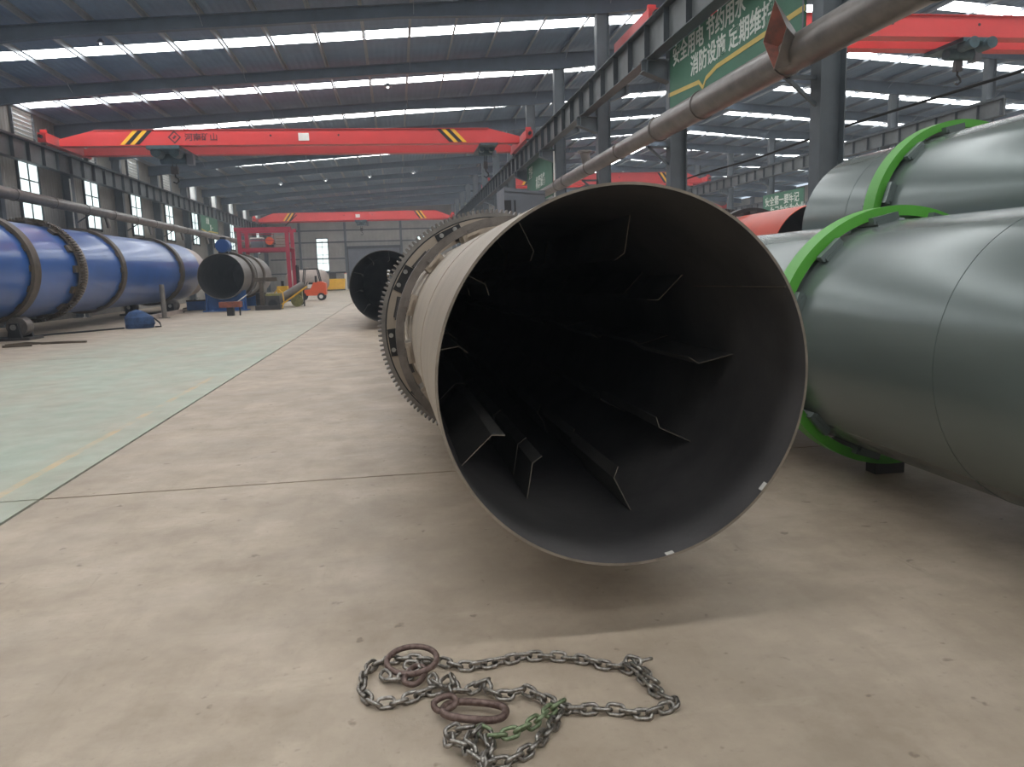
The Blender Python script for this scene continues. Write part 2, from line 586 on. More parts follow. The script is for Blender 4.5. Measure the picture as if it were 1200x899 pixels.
# windows
wn = [0]
def window(loc, axis, width, height, nx, nz, glow='pane', heights=None):
    """axis 'x': set in a wall of constant x, facing +x; axis 'y': constant y, facing -y"""
    wn[0] += 1
    o = sroot('window_%d' % wn[0], loc)
    hs = heights or [height / nz] * nz
    t = .05
    fr = MB()
    def bx(mb, u, z, du, dz, dep, off):
        if axis == 'x':
            mb.box((off, u, z), (dep, du, dz))
        else:
            mb.box((u, -off, z), (du, dep, dz))
    for s_ in (-1, 1):
        bx(fr, s_ * width / 2, height / 2, .09, height + .18, .1, .05)
    for z in (0, height):
        bx(fr, 0, z, width, .09, .1, .05)
    fr.build('window_frame', M['winframe'], o)
    z = 0
    for k, hh in enumerate(hs):
        if k:
            b_ = MB()
            bx(b_, 0, z, width - .08, .05, .07, .05)
            b_.build('transom', M['winframe'], o)
        for i in range(nx):
            p = MB()
            u = -width / 2 + (i + .5) * width / nx
            bx(p, u, z + hh / 2, width / nx - .05, hh - .05, .015, .03)
            p.build('pane', M[glow], o)
        z += hh
    for i in range(1, nx):
        b_ = MB()
        bx(b_, -width / 2 + i * width / nx, height / 2, .05, height - .08, .07, .05)
        b_.build('mullion', M['winframe'], o)
    return o

mids = [y + BAY / 2 for y in frames if 35 < y + BAY / 2 < 103]
for y in mids:
    window((XL + .01, y + .15, 4.65), 'x', 2.0, 2.72, 2, 4, heights=[.85, .35, .55, .97])
for x in (-9.4, 3.7):
    window((x, Y1H - .02, 2.4), 'y', 1.5, 4.2, 2, 4)
# louvred clerestory vents above the runway
for y in mids:
    wn[0] += 1
    o = sroot('window_%d' % wn[0], (XL + .01, y + .15, 8.05))
    MB().box((.02, 0, .72), (.02, 2.0, 1.44)).build('louvre_sheet', M['louvre_glow'], o)
    f_ = MB()
    for s_ in (-1, 1):
        f_.box((.06, s_ * 1.02, .72), (.12, .06, 1.5))
    f_.box((.06, 0, 0), (.12, 2.0, .06)).box((.06, 0, 1.44), (.12, 2.0, .06))
    f_.build('window_frame', M['purlin'], o)
    if y < 65:
        sm_ = MB().box((0, 0, 0), (.1, 1.96, .012), Matrix.Rotation(.6, 3, 'Y')).mesh('slat', M['purlin'])
        for k in range(7):
            put('slat', sm_, o, (.09, 0, .14 + k * .19))

# ---- columns
def hsec(hgt, dx=.46, dy=.34):
    fl_ = MB().box((0, 0, hgt / 2), (.02, dy, hgt)).mesh('flange', M['column'])
    wb_ = MB().box((0, 0, hgt / 2), (dx - .04, .014, hgt)).mesh('web', M['column'])
    bp_ = MB().box((0, 0, .02), (dx + .2, dy + .2, .04)).mesh('base_plate', M['column'])
    return fl_, wb_, bp_, dx

def column(x, y, hgt, label, group, meshes, brackets=()):
    t = thing('steel_column', label, 'column', (x, y, 0), (0, 0, 0), group)
    f1, w1, b1, dx = meshes
    put('flange', f1, t, (-dx / 2 + .01, 0, 0))
    put('flange', f1, t, (dx / 2 - .01, 0, 0))
    put('web', w1, t)
    put('base_plate', b1, t)
    for side, ztop in brackets:
        br = MB()
        br.prism([(side * dx / 2, ztop - .55), (side * (dx / 2 + .72), ztop - .28), (side * (dx / 2 + .72), ztop), (side * dx / 2, ztop)], 'y', -.012, .012)
        br.box((side * (dx / 2 + .37), 0, ztop - .012), (.72, .36, .024))
        br.box((side * (dx / 2 + .6), 0, ztop - .16), (.02, .34, .3))
        br.bar((side * dx / 2, 0, ztop - .56), (side * (dx / 2 + .72), 0, ztop - .29), .34, .02)
        br.build('corbel', M['column'], t)
    return t

XM = 7.5
mm = hsec(rz(XM) - .87)
mc = [y for y in frames if y > 5]
for i, y in enumerate(mc):
    if i == 0:
        lb = 'nearest grey steel column of the middle row, behind the square duct hood'
    elif i == 1:
        lb = 'grey steel column at the far end of the large green banner'
    elif i == 2:
        lb = 'grey steel column of the middle row, third from the camera'
    else:
        lb = 'grey steel column of the middle row, %s from the camera' % ORD[i]
    column(XM, y, 0, lb, 'middle row of columns', mm, ((-1, 6.94), (1, 8.0)))
ml = hsec(rz(-15.95) - .82)
lc = [y for y in frames if y > 33]
for i, y in enumerate(lc):
    column(-15.95, y, 0, 'grey steel wall column on the left, %s from the camera' % ORD[i] if i else 'grey steel wall column nearest the camera at the left picture edge',
           'left wall columns', ml, ())
mr = hsec(rz(28.6) - .83)
rc = [y for y in frames if y > 33]
for i, y in enumerate(rc):
    column(28.6, y, 0, 'slim distant grey column of the right-hand row, %s from the camera' % ORD[i], 'right-hand row of columns', mr, ((-1, 8.02),))

# ---- crane runways
def runway(name_label, x, zb, hgt, ya, yb, fine=True, col='runway'):
    t = thing('crane_runway', name_label, 'runway', (x, ya, zb))
    L_ = yb - ya
    MB().box((0, L_ / 2, hgt / 2), (.016, L_, hgt - .04)).build('web_plate', M[col], t)
    MB().box((0, L_ / 2, .012), (.32, L_, .024)).build('bottom_flange', M['runway_dark'], t)
    MB().box((0, L_ / 2, hgt - .012), (.4, L_, .024)).build('top_flange', M['runway_dark'], t)
    rl = MB().box((0, L_ / 2, hgt + .01), (.12, L_, .02)).box((0, L_ / 2, hgt + .06), (.03, L_, .08)).box((0, L_ / 2, hgt + .115), (.07, L_, .035))
    rl.build('rail', M['runway_dark'], t)
    sm_ = MB().box((0, 0, hgt / 2), (.3, .02, hgt - .05)).mesh('stiffener', M['runway_dark'])
    k = 0
    step = 1.46
    y_ = .1
    while y_ < L_ and k < 60:
        put('stiffener', sm_, t, (0, y_, 0))
        y_ += step
        k += 1
    return t
runway('grey crane runway beam with dark stiffeners running past the green banners', 6.8, 6.95, .88, 5.5, 103)
runway('dark crane runway beam along the left wall above the tall windows', -15.5, 6.95, .88, 28, 103)
runway('crane runway beam on the far side of the middle columns', 8.2, 8.02, .78, 5.5, 103)
runway('distant crane runway beam on the right-hand column row', 28.0, 8.02, .78, 33, 103)
runway('crane runway beam on the far side of the right-hand columns', 29.2, 8.02, .78, 80, 103.5)
runway('crane runway beam of the farthest bay near the right wall', 44.0, 8.02, .78, 80, 103.5)
mf = hsec(rz(44.6) - .8)
for i, y in enumerate([y for y in frames if y > 78]):
    column(44.6, y, 0, 'distant grey column of the farthest right row, %s from the camera' % ORD[i], 'farthest right row of columns', mf, ((-1, 8.0),))

# ================================================================== OVERHEAD CRANES
def crane(label, y, xa, xb, zb, zt, gauge, gw=.5, text=False, group='red overhead cranes', taper=1.9, plate=True):
    t = thing('overhead_crane', label, 'crane', (xa, y, zb), (0, 0, 0), group)
    L_ = xb - xa
    h_ = zt - zb
    z0 = .05
    poly = [(.35, z0), (.35, z0 + .3), (taper, h_), (L_ - taper, h_), (L_ - .35, z0 + .3), (L_ - .35, z0)]
    for k, yy in enumerate((0, gauge)):
        g = MB().prism(poly, 'y', yy, yy + gw)
        g.box((L_ / 2, yy + gw / 2, h_ + .01), (L_ - 2 * taper, gw + .1, .02)).box((L_ / 2, yy + gw / 2, z0 - .01), (L_ - .7, gw + .06, .02))
        go = g.build('girder', M['red'], t)
        if k == 0:
            for s_ in (0, 1):
                base = 3.0 if s_ == 0 else L_ - 3.0
                sg = 1 if s_ == 0 else -1
                for q in range(4):
                    xq = base + sg * q * .22
                    pz = [(xq, z0 + .03), (xq + sg * .2, z0 + .03), (xq + sg * (.2 + .62), h_ - .02), (xq + sg * .62, h_ - .02)]
                    MB().prism(pz, 'y', -.012, -.002).build('hazard_stripe', M['yellow' if q % 2 == 0 else 'black'], go)
            if plate:
                MB().box((L_ / 2 + .25, -.012, h_ * .52), (.5, .02, .36)).build('rating_plate', M['white'], go)
            if text:
                me = text_mesh('河南矿山', .38, M['logo'])
                put('lettering', me, go, (5.9, -.008, h_ * .36), (PI / 2, 0, 0))
                d = MB()
                cx, cz = 5.45, h_ * .55
                for r1, r0 in ((.3, .22),):
                    a = [(cx - r1, cz), (cx, cz - r1), (cx + r1, cz), (cx, cz + r1)]
                    b = [(cx - r0, cz), (cx, cz - r0), (cx + r0, cz), (cx, cz + r0)]
                    for i in range(4):
                        j = (i + 1) % 4
                        d.prism([a[i], a[j], b[j], b[i]], 'y', -.012, -.002)
                d.prism([(cx - .1, cz - .04), (cx - .03, cz - .1), (cx + .1, cz + .04), (cx + .03, cz + .1)], 'y', -.012, -.002)
                d.build('diamond_emblem', M['logo'], go)
            for xq in (L_ / 2 - 1.3, L_ / 2 + 1.9):
                MB().cyl((xq, -.012, h_ * .62), (xq, .0, h_ * .62), .05, 10).build('drain_hole', M['black'], go)
    for s_, xx in ((0, 0), (1, L_)):
        c = MB().box((xx, gauge / 2 + gw / 2, .28), (.34, gauge + 2.4, .42))
        c.box((xx, -.95 + gw / 2, .55), (.26, .1, .2))
        co = c.build('end_carriage', M['red'], t)
        for yy in (-.75, gauge + .95 + gw / 2):
            MB().cyl((xx - .1, yy, .12), (xx + .1, yy, .12), .16, 16).build('wheel', M['tyre'], co)
        for yy in (-1.25 + gw / 2, gauge + 1.25 + gw / 2):
            MB().cyl((xx, yy, .3), (xx, yy + (.2 if yy > 0 else -.2), .3), .08, 10).build('buffer', M['black'], co)
    return t

def hoist(label, x, y, z, drop, scale=1.0, gauge=2.4):
    s = scale
    z -= .18 * s
    t = thing('hoist_trolley', label, 'hoist', (x, y, z))
    MB().box((0, 0, .1 * s), (1.5 * s, gauge, .16 * s)).build('trolley_frame', M['teal'], t)
    MB().cyl((-.6 * s, 0, -.2 * s), (.6 * s, 0, -.2 * s), .26 * s, 18).build('rope_drum', M['teal'], t)
    for dx in (-.42, .42):
        MB().cyl((dx * s, -1.5 * s, -.08 * s), (dx * s, -.75 * s, -.08 * s), .24 * s, 16).build('motor', M['teal'], t)
    MB().box((.8 * s, 0, -.25 * s), (.3 * s, .5 * s, .5 * s)).build('control_box', M['cabinet'], t)
    rp = MB()
    for dx in (-.09, .09):
        rp.cyl((dx * s, 0, -.3 * s), (dx * s, 0, -drop), .02, 6)
    rp.build('wire_rope', M['black'], t)
    hb = MB().box((0, 0, -drop - .15), (.34 * s, .2 * s, .36)).build('hook_block', M['gear_dark'], t)
    MB().sweep([(0, 0, -drop - .3), (0, 0, -drop - .45), (.12, 0, -drop - .55), (.14, 0, -drop - .68), (.02, 0, -drop - .78), (-.12, 0, -drop - .7)], .035, 8).build('hook', M['black'], hb)
    return t

crane('long red double-girder overhead crane with hazard stripes and rating plate across the left bay', 39.5, -15.5, 6.8, 8.005, 8.74, 2.9, text=True)
hoist('teal hoist trolley under the left end of the long red crane', -10.6, 41.2, 8.035, .6, 1.0, 3.6)
hoist('small hoist hanging under the right end of the long red crane', 4.9, 41.2, 8.035, .6, .6, 3.6)
crane('hazy red overhead crane far down the left bay before the end wall', 92.0, -15.5, 6.8, 8.005, 8.97, 2.2)
hoist('small hoist under the middle of the far left-bay crane', -3.8, 93.35, 8.035, .7, .9, 2.9)
crane('big red overhead crane high at the right picture edge', 24.9, 8.2, 28.0, 8.98, 9.7, 1.4, plate=False)
hoist('dark hoist trolley under the big red crane at right', 20.0, 25.85, 9.01, .4, .8, 2.0)
crane('red overhead crane seen between the middle columns above the big drum', 68.0, 8.2, 28.0, 8.98, 9.97, 2.0)
hoist('tiny hoist under the red crane above the big drum', 17.5, 69.25, 9.01, .7, .8, 2.6)
crane('small distant red crane below the right-hand runway', 100.0, 29.2, 44.0, 8.98, 9.9, 1.4)

# ================================================================== BIG OPEN DRUM (centre)
k_ = .93
DR, DT = .837, .012
DL = 15.0
cdrum = thing('rotary_drum', 'big open-ended tan steel drum with toothed gear ring, black inside, in the foreground', 'drum', (.969, 3.184, 1.168), (-.0105, 0, .013))
MB().ring(0, DL, DR - DT, DR, 160, mi_in=1, mi_face=2, mi_out=0).build('shell', [M['shell_primer'], M['inside'], M['edge']], cdrum)
MB().ring(DL, DL + .02, 0.0, DR, 64).build('end_plate', M['inside'], cdrum)
for yy in (1.35, 4.6, 7.2, 9.4, 11.6):
    MB().ring(yy, yy + .012, DR - .001, DR + .003, 128).build('weld_seam', M['shell_primer'], cdrum)
# long weld inside at upper right
a = math.radians(27)
MB().bar((math.cos(a) * (DR - DT), .02, math.sin(a) * (DR - DT)), (math.cos(a) * (DR - DT), 1.05, math.sin(a) * (DR - DT)), .014, .005).build('seam_weld', M['edge'], cdrum)
# chalk smears on the rim
for ang, ln in ((-39.7, .05), (-77, .045)):
    a = math.radians(ang)
    MB().ring(.002, .03, DR - DT - .003, DR - DT + .0005, 6, a0=a - ln / 2, a1=a + ln / 2).build('chalk_smear', M['chalk'], cdrum)
# lifter flights: bent plates welded to the inside, in staggered rows
def flight_mesh(length):
    R_ = DR - DT - .001
    prof = [(0, 0), (.2, -.04), (.252, -.002)]
    th = .0045
    f = MB()
    pts = [(R_ - a_, b_) for a_, b_ in prof]
    off = []
    for i, p in enumerate(pts):
        if i == 0:
            d = Vector((pts[1][0] - p[0], pts[1][1] - p[1]))
        elif i == len(pts) - 1:
            d = Vector((p[0] - pts[i - 1][0], p[1] - pts[i - 1][1]))
        else:
            d = Vector((pts[i + 1][0] - pts[i - 1][0], pts[i + 1][1] - pts[i - 1][1]))
        d.normalize()
        off.append((p[0] - d.y * th, p[1] + d.x * th))
    n = len(pts)
    for i in range(n - 1):
        q = [pts[i], pts[i + 1], off[i + 1], off[i]]
        vs = [(u, 0, v) for u, v in q] + [(u, length, v) for u, v in q]
        f.add(vs, [(0, 1, 2, 3)], False, 1)
        f.add(vs, [(7, 6, 5, 4), (0, 4, 5, 1), (1, 5, 6, 2), (2, 6, 7, 3), (3, 7, 4, 0)], False, 0)
    return f.mesh('flight', [M['flight'], M['edge']])
starts = [(0.6, 4.21, 1.0), (-37.5, 4.41, 1.2), (-75.0, 4.13, 1.05), (-111.5, 4.41, .5), (-148.5, 3.87, .9), (177, 4.75, .8), (141, 4.7, .9), (105, 5.0, .9), (69.1, 4.36, 1.1), (32.5, 4.65, .65)]
offs = [2.5, -2.0, 2.0, .7, 3.0, -2.5, 2.0, 2.6, -2.5, 2.1]
fm = {}
for (ang, y0, ln), of in zip(starts, offs):
    yy = y0 * k_ - 3.184
    row = 0
    ln *= k_
    while yy + ln < DL - .3 and row < 12:
        key = round(ln, 2)
        if key not in fm:
            fm[key] = flight_mesh(key)
        o = put('flight', fm[key], cdrum, (0, yy, 0), (0, -math.radians(ang + (of if row % 2 else 0)), 0))
        yy += key + .06
        ln = 1.0
        row += 1
# tyre: loose riding ring on wedge pads
ty = 6.8 * k_ - 3.184
TR = 1.035 * k_
MB().ring(ty, ty + .16, TR - .066, TR, 128).build('riding_ring', M['tyre'], cdrum)
pad = MB().box((0, 0, 0), (.05, .34, .17)).box((.012, 0, .0), (.02, .42, .11)).mesh('pad', M['shell_primer'])
stopm = MB().box((0, 0, 0), (.04, .03, .05)).mesh('stop_block', M['tyre'])
for i in range(14):
    a = 2 * PI * (i + .3) / 14
    r = DR + .026
    p = put('pad', pad, cdrum, (math.cos(a) * r, ty + .08, math.sin(a) * r), (0, -a, 0))
    for yy in (-.125, .125):
        put('stop_block', stopm, p, (.035, yy, 0))
# girth gear on spring plates
gy = 8.0 * k_ - 3.184
GR = 1.205 * k_
NT = 150
g = MB().ring(gy, gy + .13, GR - .11, GR - .036, 126)
for i in range(NT):
    a = 2 * PI * i / NT
    da = 2 * PI / NT
    rb, rt = GR - .038, GR
    c = []
    for r, f_ in ((rb, -.27), (rt, -.14), (rt, .14), (rb, .27)):
        c.append((r * math.cos(a + f_ * da), r * math.sin(a + f_ * da)))
    g.prism(c, 'y', gy, gy + .13)
go = g.build('girth_gear', M['gear'], cdrum)
MB().ring(gy - .004, gy + .0, GR - .085, GR - .072, 126).build('gear_joint', M['black'], cdrum)
MB().ring(gy - .03, gy - .006, DR + .03, GR - .085, 126).build('gear_flange', M['shell_primer'], cdrum)
boxm = MB().box((0, 0, 0), (.1, .012, .26)).mesh('pocket_shade_plate', M['black'])  # flat black plates on the flange, painting the shade of recessed pockets
bltm = MB().cyl((0, -.02, 0), (0, 0, 0), .022, 8).mesh('bolt', M['bare'])
for i in range(10):
    a = 2 * PI * (i + .18) / 10
    p = put('pocket_shade_plate', boxm, cdrum, (math.cos(a) * (GR - .145), gy - .034, math.sin(a) * (GR - .145)), (0, -a, 0))
    put('bolt', bltm, p, (.02, -.004, .07))
    put('bolt', bltm, p, (.02, -.004, -.07))
spm = MB().box((0, 0, 0), (.012, .6, .2)).mesh('spring_plate', M['gear'])
lug = MB().box((0, 0, 0), (.09, .09, .2)).cyl((.0, -.06, 0), (.0, -.045, 0), .03, 10).mesh('spring_lug', M['gear_dark'])
for i in range(12):
    a = 2 * PI * (i + .55) / 12
    p = put('spring_plate', spm, cdrum, (math.cos(a) * (DR + .09), gy - .26, math.sin(a) * (DR + .09)), (0, -a, 0))
    put('spring_lug', lug, p, (-.01, -.26, 0))
    put('spring_lug', lug, p, (.0, .24, 0))
# ribbed bearing block on the left flank behind the gear
mh = MB().cyl((-DR + .02, 6.9, .38), (-DR - .11, 6.9, .43), .15, 24).build('inspection_port', M['gear'], cdrum)
MB().cyl((-DR - .10, 6.9, .427), (-DR - .135, 6.9, .44), .19, 24).build('port_flange', M['gear'], mh)
MB().cyl((-DR - .13, 6.9, .44), (-DR - .17, 6.9, .455), .09, 20).build('port_cap', M['gear_dark'], mh)
for i in range(8):
    a = 2 * PI * i / 8
    MB().cyl((-DR - .13, 6.9 + .155 * math.cos(a), .44 + .155 * math.sin(a)), (-DR - .165, 6.9 + .155 * math.cos(a), .45 + .155 * math.sin(a)), .02, 6).build('bolt', M['bare'], mh)

def chock(label, x, y, w_, d_, h_, cup, cz, mt='timber', group=None):
    """cradle block with a round cup of radius cup centred at height cz"""
    t = MB()
    top = []
    n = 16
    for i in range(n + 1):
        u = -w_ / 2 + w_ * i / n
        zz = cz - math.sqrt(max(cup * cup - u * u, 0)) - .003
        top.append((u, min(zz, h_)))
    poly = [(-w_ / 2, 0)] + [(w_ / 2, 0)] + top[::-1]
    t.prism(poly, 'y', -d_ / 2, d_ / 2)
    o = t.build('cradle_block', M[mt], None, (x, y, 0))
    return tag(o, label, 'cradle', group)

zc = lambda yl: 1.164 - .0105 * yl
chock('low cradle under the riding ring of the big open drum', .969 - .013 * (ty + .08), 3.184 + ty + .08, .6, .14, .4, TR, zc(ty + .08), 'gear_dark', 'cradles under the big open drum')
chock('low cradle under the far end of the big open drum', .969 - .013 * 12.4, 3.184 + 12.4, 1.1, .3, .6, DR, zc(12.4), 'gear_dark', 'cradles under the big open drum')

# ================================================================== GREY-GREEN DRUMS WITH GREEN RINGS
def ring_drum(label, x, z, R, ya, yb, ring_y, ringR, seams, mt='ggrey', second=None, group='grey-green drums with bright green rings', rings=None):
    t = thing('ring_drum', label, 'drum', (x, ya, z), (0, 0, 0), group)
    L_ = yb - ya
    MB().ring(0, L_, R - .014, R, 144, mi_in=1, mi_face=1).build('shell', [M[mt], M['inside']], t)
    for s_ in seams:
        MB().ring(s_ - ya, s_ - ya + .02, R - .001, R + .0025, 128).build('weld_seam', M[mt], t)
    for ry in (rings or [ring_y]):
        y_ = ry - ya
        MB().ring(y_, y_ + .17, ringR - .075, ringR, 128).build('riding_ring', M['green'], t)
        pm_ = MB().box((0, 0, 0), (.03, .4, .16)).box((.02, -.16, 0), (.05, .06, .2)).box((.02, .16, 0), (.05, .06, .2)).mesh('pad', M[mt])
        for i in range(12):
            a = 2 * PI * (i + .42) / 12
            put('pad', pm_, t, (math.cos(a) * (R + .014), y_ + .085, math.sin(a) * (R + .014)), (0, -a, 0))
    return t
ring_drum('large grey-green drum on the floor with a bright green ring, at right', 3.71, 1.063, .867, -1.5, 13.5, 5.3, .978, [1.9, 3.75, 7.6, 9.8], rings=[5.3, 11.2])
chock('cradle under the green ring of the floor-level grey drum', 3.71, 5.385, .24, .13, .3, .978, 1.063, 'gear_dark', 'cradles under the grey drums')
chock('cradle under the far green ring of the floor-level grey drum', 3.71, 11.285, 1.0, .15, .3, .978, 1.063, 'gear_dark', 'cradles under the grey drums')
chock('cradle beside the camera under the floor-level grey drum', 3.71, .4, 1.0, .2, .5, .867, 1.063, 'gear_dark', 'cradles under the grey drums')
ring_drum('raised grey-green drum with a green ring behind the floor-level one, at right', 5.5, 2.01, .84, .5, 8.45, 6.95, .95, [4.4, 7.6])
def stand(label, x, y, top_z, cup):
    t = thing('drum_stand', label, 'stand', (x, y, 0), (0, 0, 0), 'stands under the raised drum')
    n = 12
    top = [(-.6 + 1.2 * i / n, top_z - math.sqrt(cup * cup - (-.6 + 1.2 * i / n) ** 2) - .003) for i in range(n + 1)]
    MB().prism([(-.6, .75), (.6, .75)] + top[::-1], 'y', -.06, .06).build('saddle', M['column'], t)
    for s_ in (-1, 1):
        MB().bar((s_ * .5, 0, .76), (s_ * .62, 0, .0), .12, .12, (0, 1, 0)).build('leg', M['column'], t)
    MB().box((0, 0, .25), (1.1, .06, .06)).build('cross_tie', M['column'], t)
for i, y in enumerate((1.6, 7.9)):
    stand('low steel stand under the %s end of the raised grey-green drum' % ('near', 'far')[i], 5.5, y, 2.01, .84)

# ================================================================== ORANGE DRUM
od = thing('rotary_drum', 'orange drum with dark riding ring seen above the rim of the big drum', 'drum', (9.5, 16.5, 1.84))
MB().ring(0, 12, 1.086, 1.1, 96, mi_in=1, mi_face=0).build('shell', [M['orange'], M['inside']], od)
MB().ring(3.3, 3.6, 1.18, 1.28, 96).build('riding_ring', M['black'], od)
gg = MB().ring(5.0, 5.2, 1.22, 1.32, 96)
for i in range(90):
    a = 2 * PI * i / 90
    gg.box((1.35 * math.cos(a), 5.1, 1.35 * math.sin(a)), (.07, .2, .045), Matrix.Rotation(-a, 3, 'Y'))
gg.build('girth_gear', M['gear_dark'], od)
for i in range(12):
    a = 2 * PI * i / 12
    MB().box((1.15 * math.cos(a), 3.45, 1.15 * math.sin(a)), (.1, .4, .2), Matrix.Rotation(-a, 3, 'Y')).build('pad', M['gear_dark'], od)
for nm, yy in (('near', 17.7), ('far', 27.3)):
    chock('tall cradle under the %s end of the orange drum' % nm, 9.5, yy, 1.5, .3, 1.2, 1.1, 1.84, 'column', 'cradles under the orange drum')

# ================================================================== BLACK-MOUTHED DRUM BEHIND
bd = thing('rotary_drum', 'dark open-ended drum further back, left of the big drum and its gear', 'drum', (-.353, 23.97, 1.305))
MB().ring(0, 9, 1.086, 1.1, 96, mi_in=1, mi_face=1).build('shell', [M['drumgrey'], M['inside'], M['edge']], bd)
MB().ring(9, 9.02, 0, 1.1, 48).build('end_plate', M['inside'], bd)
fmb = MB()
for (x1, z1, x2, z2) in ((1.08, 0, .82, -.05), (.82, -.05, .76, .0)):
    fmb.bar((x1, .45, z1), (x2, .45, z2), .9, .006, (0, 0, 1))
fbm_ = fmb.mesh('flight', M['gear'])
for i in range(10):
    a = 2 * PI * (i + .3) / 10
    put('flight', fbm_, bd, (0, .3 + (i % 2) * .25, 0), (0, -a, 0))
for nm, yy in (('near', 25.2), ('far', 31.4)):
    chock('cradle under the %s end of the dark open-ended drum' % nm, -.353, yy, .5, .25, .7, 1.1, 1.305, 'gear_dark', 'cradles under the dark open-ended drum')

# ================================================================== BLUE DRUM AT LEFT
bX, bZ, bR = -12.8, 2.2, 1.61
bl = thing('rotary_drum', 'long glossy blue drum with brown rings lying along the left wall', 'drum', (bX, 20.5, bZ))
MB().ring(0, 26.4, bR - .02, bR, 128, mi_in=1).build('shell', [M['blue'], M['inside']], bl)
MB().ring(26.4, 28.6, bR - .16, bR - .14, 96, mi_in=1).build('far_end_section', [M['beige'], M['inside']], bl)
MB().ring(-.02, 0, 0, bR, 64).build('end_plate', M['blue'], bl)
for ry, rr, wd in ((25.9, .14, .45), (33.9, .12, .4), (42.6, .14, .5)):
    MB().ring(ry - 20.5, ry - 20.5 + wd, bR + .03, bR + rr, 96).build('riding_ring', M['brown'], bl)
    pmm = MB().box((0, 0, 0), (.04, wd + .12, .2)).mesh('pad', M['brown'])
    for i in range(16):
        a = 2 * PI * i / 16
        put('pad', pmm, bl, (math.cos(a) * (bR + .02), ry - 20.5 + wd / 2, math.sin(a) * (bR + .02)), (0, -a, 0))
gg = MB().ring(29.4 - 20.5, 29.8 - 20.5, bR + .08, bR + .15, 120)
for i in range(110):
    a = 2 * PI * i / 110
    gg.box(((bR + .18) * math.cos(a), 29.6 - 20.5, (bR + .18) * math.sin(a)), (.08, .4, .05), Matrix.Rotation(-a, 3, 'Y'))
gg.build('girth_gear', M['brown'], bl)
MB().ring(29.9 - 20.5, 30.15 - 20.5, bR + .02, bR + .12, 96).build('gear_flange', M['edge'], bl)
for i in range(14):
    a = 2 * PI * i / 14
    MB().box(((bR + .05) * math.cos(a), 29.5 - 20.5, (bR + .05) * math.sin(a)), (.1, .8, .24), Matrix.Rotation(-a, 3, 'Y')).build('spring_plate', M['brown'], bl)
def roller_station(label, x, y, z, R, group, ang=.52, wr=.31):
    """two trunnion rollers on a base carrying a ring of radius R centred at z"""
    t = thing('roller_station', label, 'roller', (x, y, 0), (0, 0, 0), group)
    d = R + wr
    hx, hz = d * math.sin(ang), z - d * math.cos(ang)
    bh = hz - wr - .02
    MB().box((0, 0, bh / 2), (2 * hx + .9, 1.0, bh)).build('base_frame', M['gear_dark'], t)
    for s_ in (-1, 1):
        ro_ = MB().cyl((s_ * hx, -.22, hz), (s_ * hx, .22, hz), wr, 28).build('roller', M['tyre'], t)
        MB().cyl((s_ * hx, -.46, hz), (s_ * hx, .46, hz), .09, 14).build('shaft', M['bare'], ro_)
        for yy in (-.38, .38):
            MB().prism([(s_ * hx - .2, bh), (s_ * hx + .2, bh), (s_ * hx + .12, hz + .12), (s_ * hx - .12, hz + .12)], 'y', yy - .06, yy + .06).build('bearing_block', M['black'], t)
    return t
roller_station('support rollers under the nearest ring of the blue drum', bX, 26.12, bZ, bR + .14, 'rollers under the blue drum')
roller_station('support rollers under the farthest ring of the blue drum', bX, 42.85, bZ, bR + .14, 'rollers under the blue drum')
o = MB().cyl((0, 0, 0), (0, 0, 1.55), .11, 14).box((0, 0, .02), (.4, .4, .04)).build('pipe_post', M['drumgrey'], None, (-10.7, 37.5, 0))
tag(o, 'grey upright pipe post standing beside the blue drum', 'post')
o = MB().box((0, 0, .1), (.25, 6.5, .2)).build('steel_beam', M['beige'], None, (-11.2, 39.6, 0), (0, 0, .06))
tag(o, 'pale steel beam lying on the floor under the blue drum', 'beam')
# cable and tool bag on the floor
t = thing('tool_bag', 'crumpled blue tool bag on the floor in front of the blue drum', 'bag', (-9.5, 30.0, 0))
bg = MB()
prev = None
n = 14
for k, (r, z) in enumerate(((.46, .0), (.52, .16), (.46, .4), (.26, .6), (.06, .68))):
    ringv = [(r * (1 + .2 * math.sin(3 * a_ + k)) * math.cos(a_), .7 * r * (1 + .15 * math.cos(2 * a_ + k)) * math.sin(a_), z) for a_ in (2 * PI * i / n for i in range(n))]
    if prev:
        bg.add(prev + ringv, [(i, (i + 1) % n, n + (i + 1) % n, n + i) for i in range(n)], True)
    prev = ringv
bg.add(prev, [tuple(range(n))])
bg.build('bag_body', M['navy'], t)
MB().sweep([(.3, 0, .2), (.55, .05, .35), (.75, 0, .18), (.8, -.05, .04), (.6, -.1, .04)], .03, 8).build('strap', M['rubber'], t)
o = MB().sweep([(-10.0, 30.0, .03), (-10.8, 28.9, .03), (-11.6, 27.9, .03), (-12.2, 26.2, .03), (-12.6, 24.8, .03)], .03, 8).build('floor_cable', M['rubber'])
tag(o, 'black cable trailing along the floor from the blue bag', 'cable')
for i, (dx, dy, a_, ln, lb) in enumerate(((0, 0, .5, .9, 'rusty angle scrap on the floor at far left, thickest of three'), (1.05, .05, 0.02, 1.2, 'thin rusty bar on the floor at far left, longest of three'), (.1, -.6, .3, .7, 'short rusty strip on the floor at far left, closest to camera'))):
    o = MB().prism([(-ln / 2, 0), (ln / 2, 0), (ln / 2, .05)] + [(ln * .1, .09 - .02 * i), (-ln / 2, .06)], 'y', -.05, .05).build('scrap_steel', M['brown'], None, (-10.6 + dx, 23.6 + dy, 0), (0, 0, a_))
    tag(o, lb, 'scrap', 'rusty scrap on the floor')

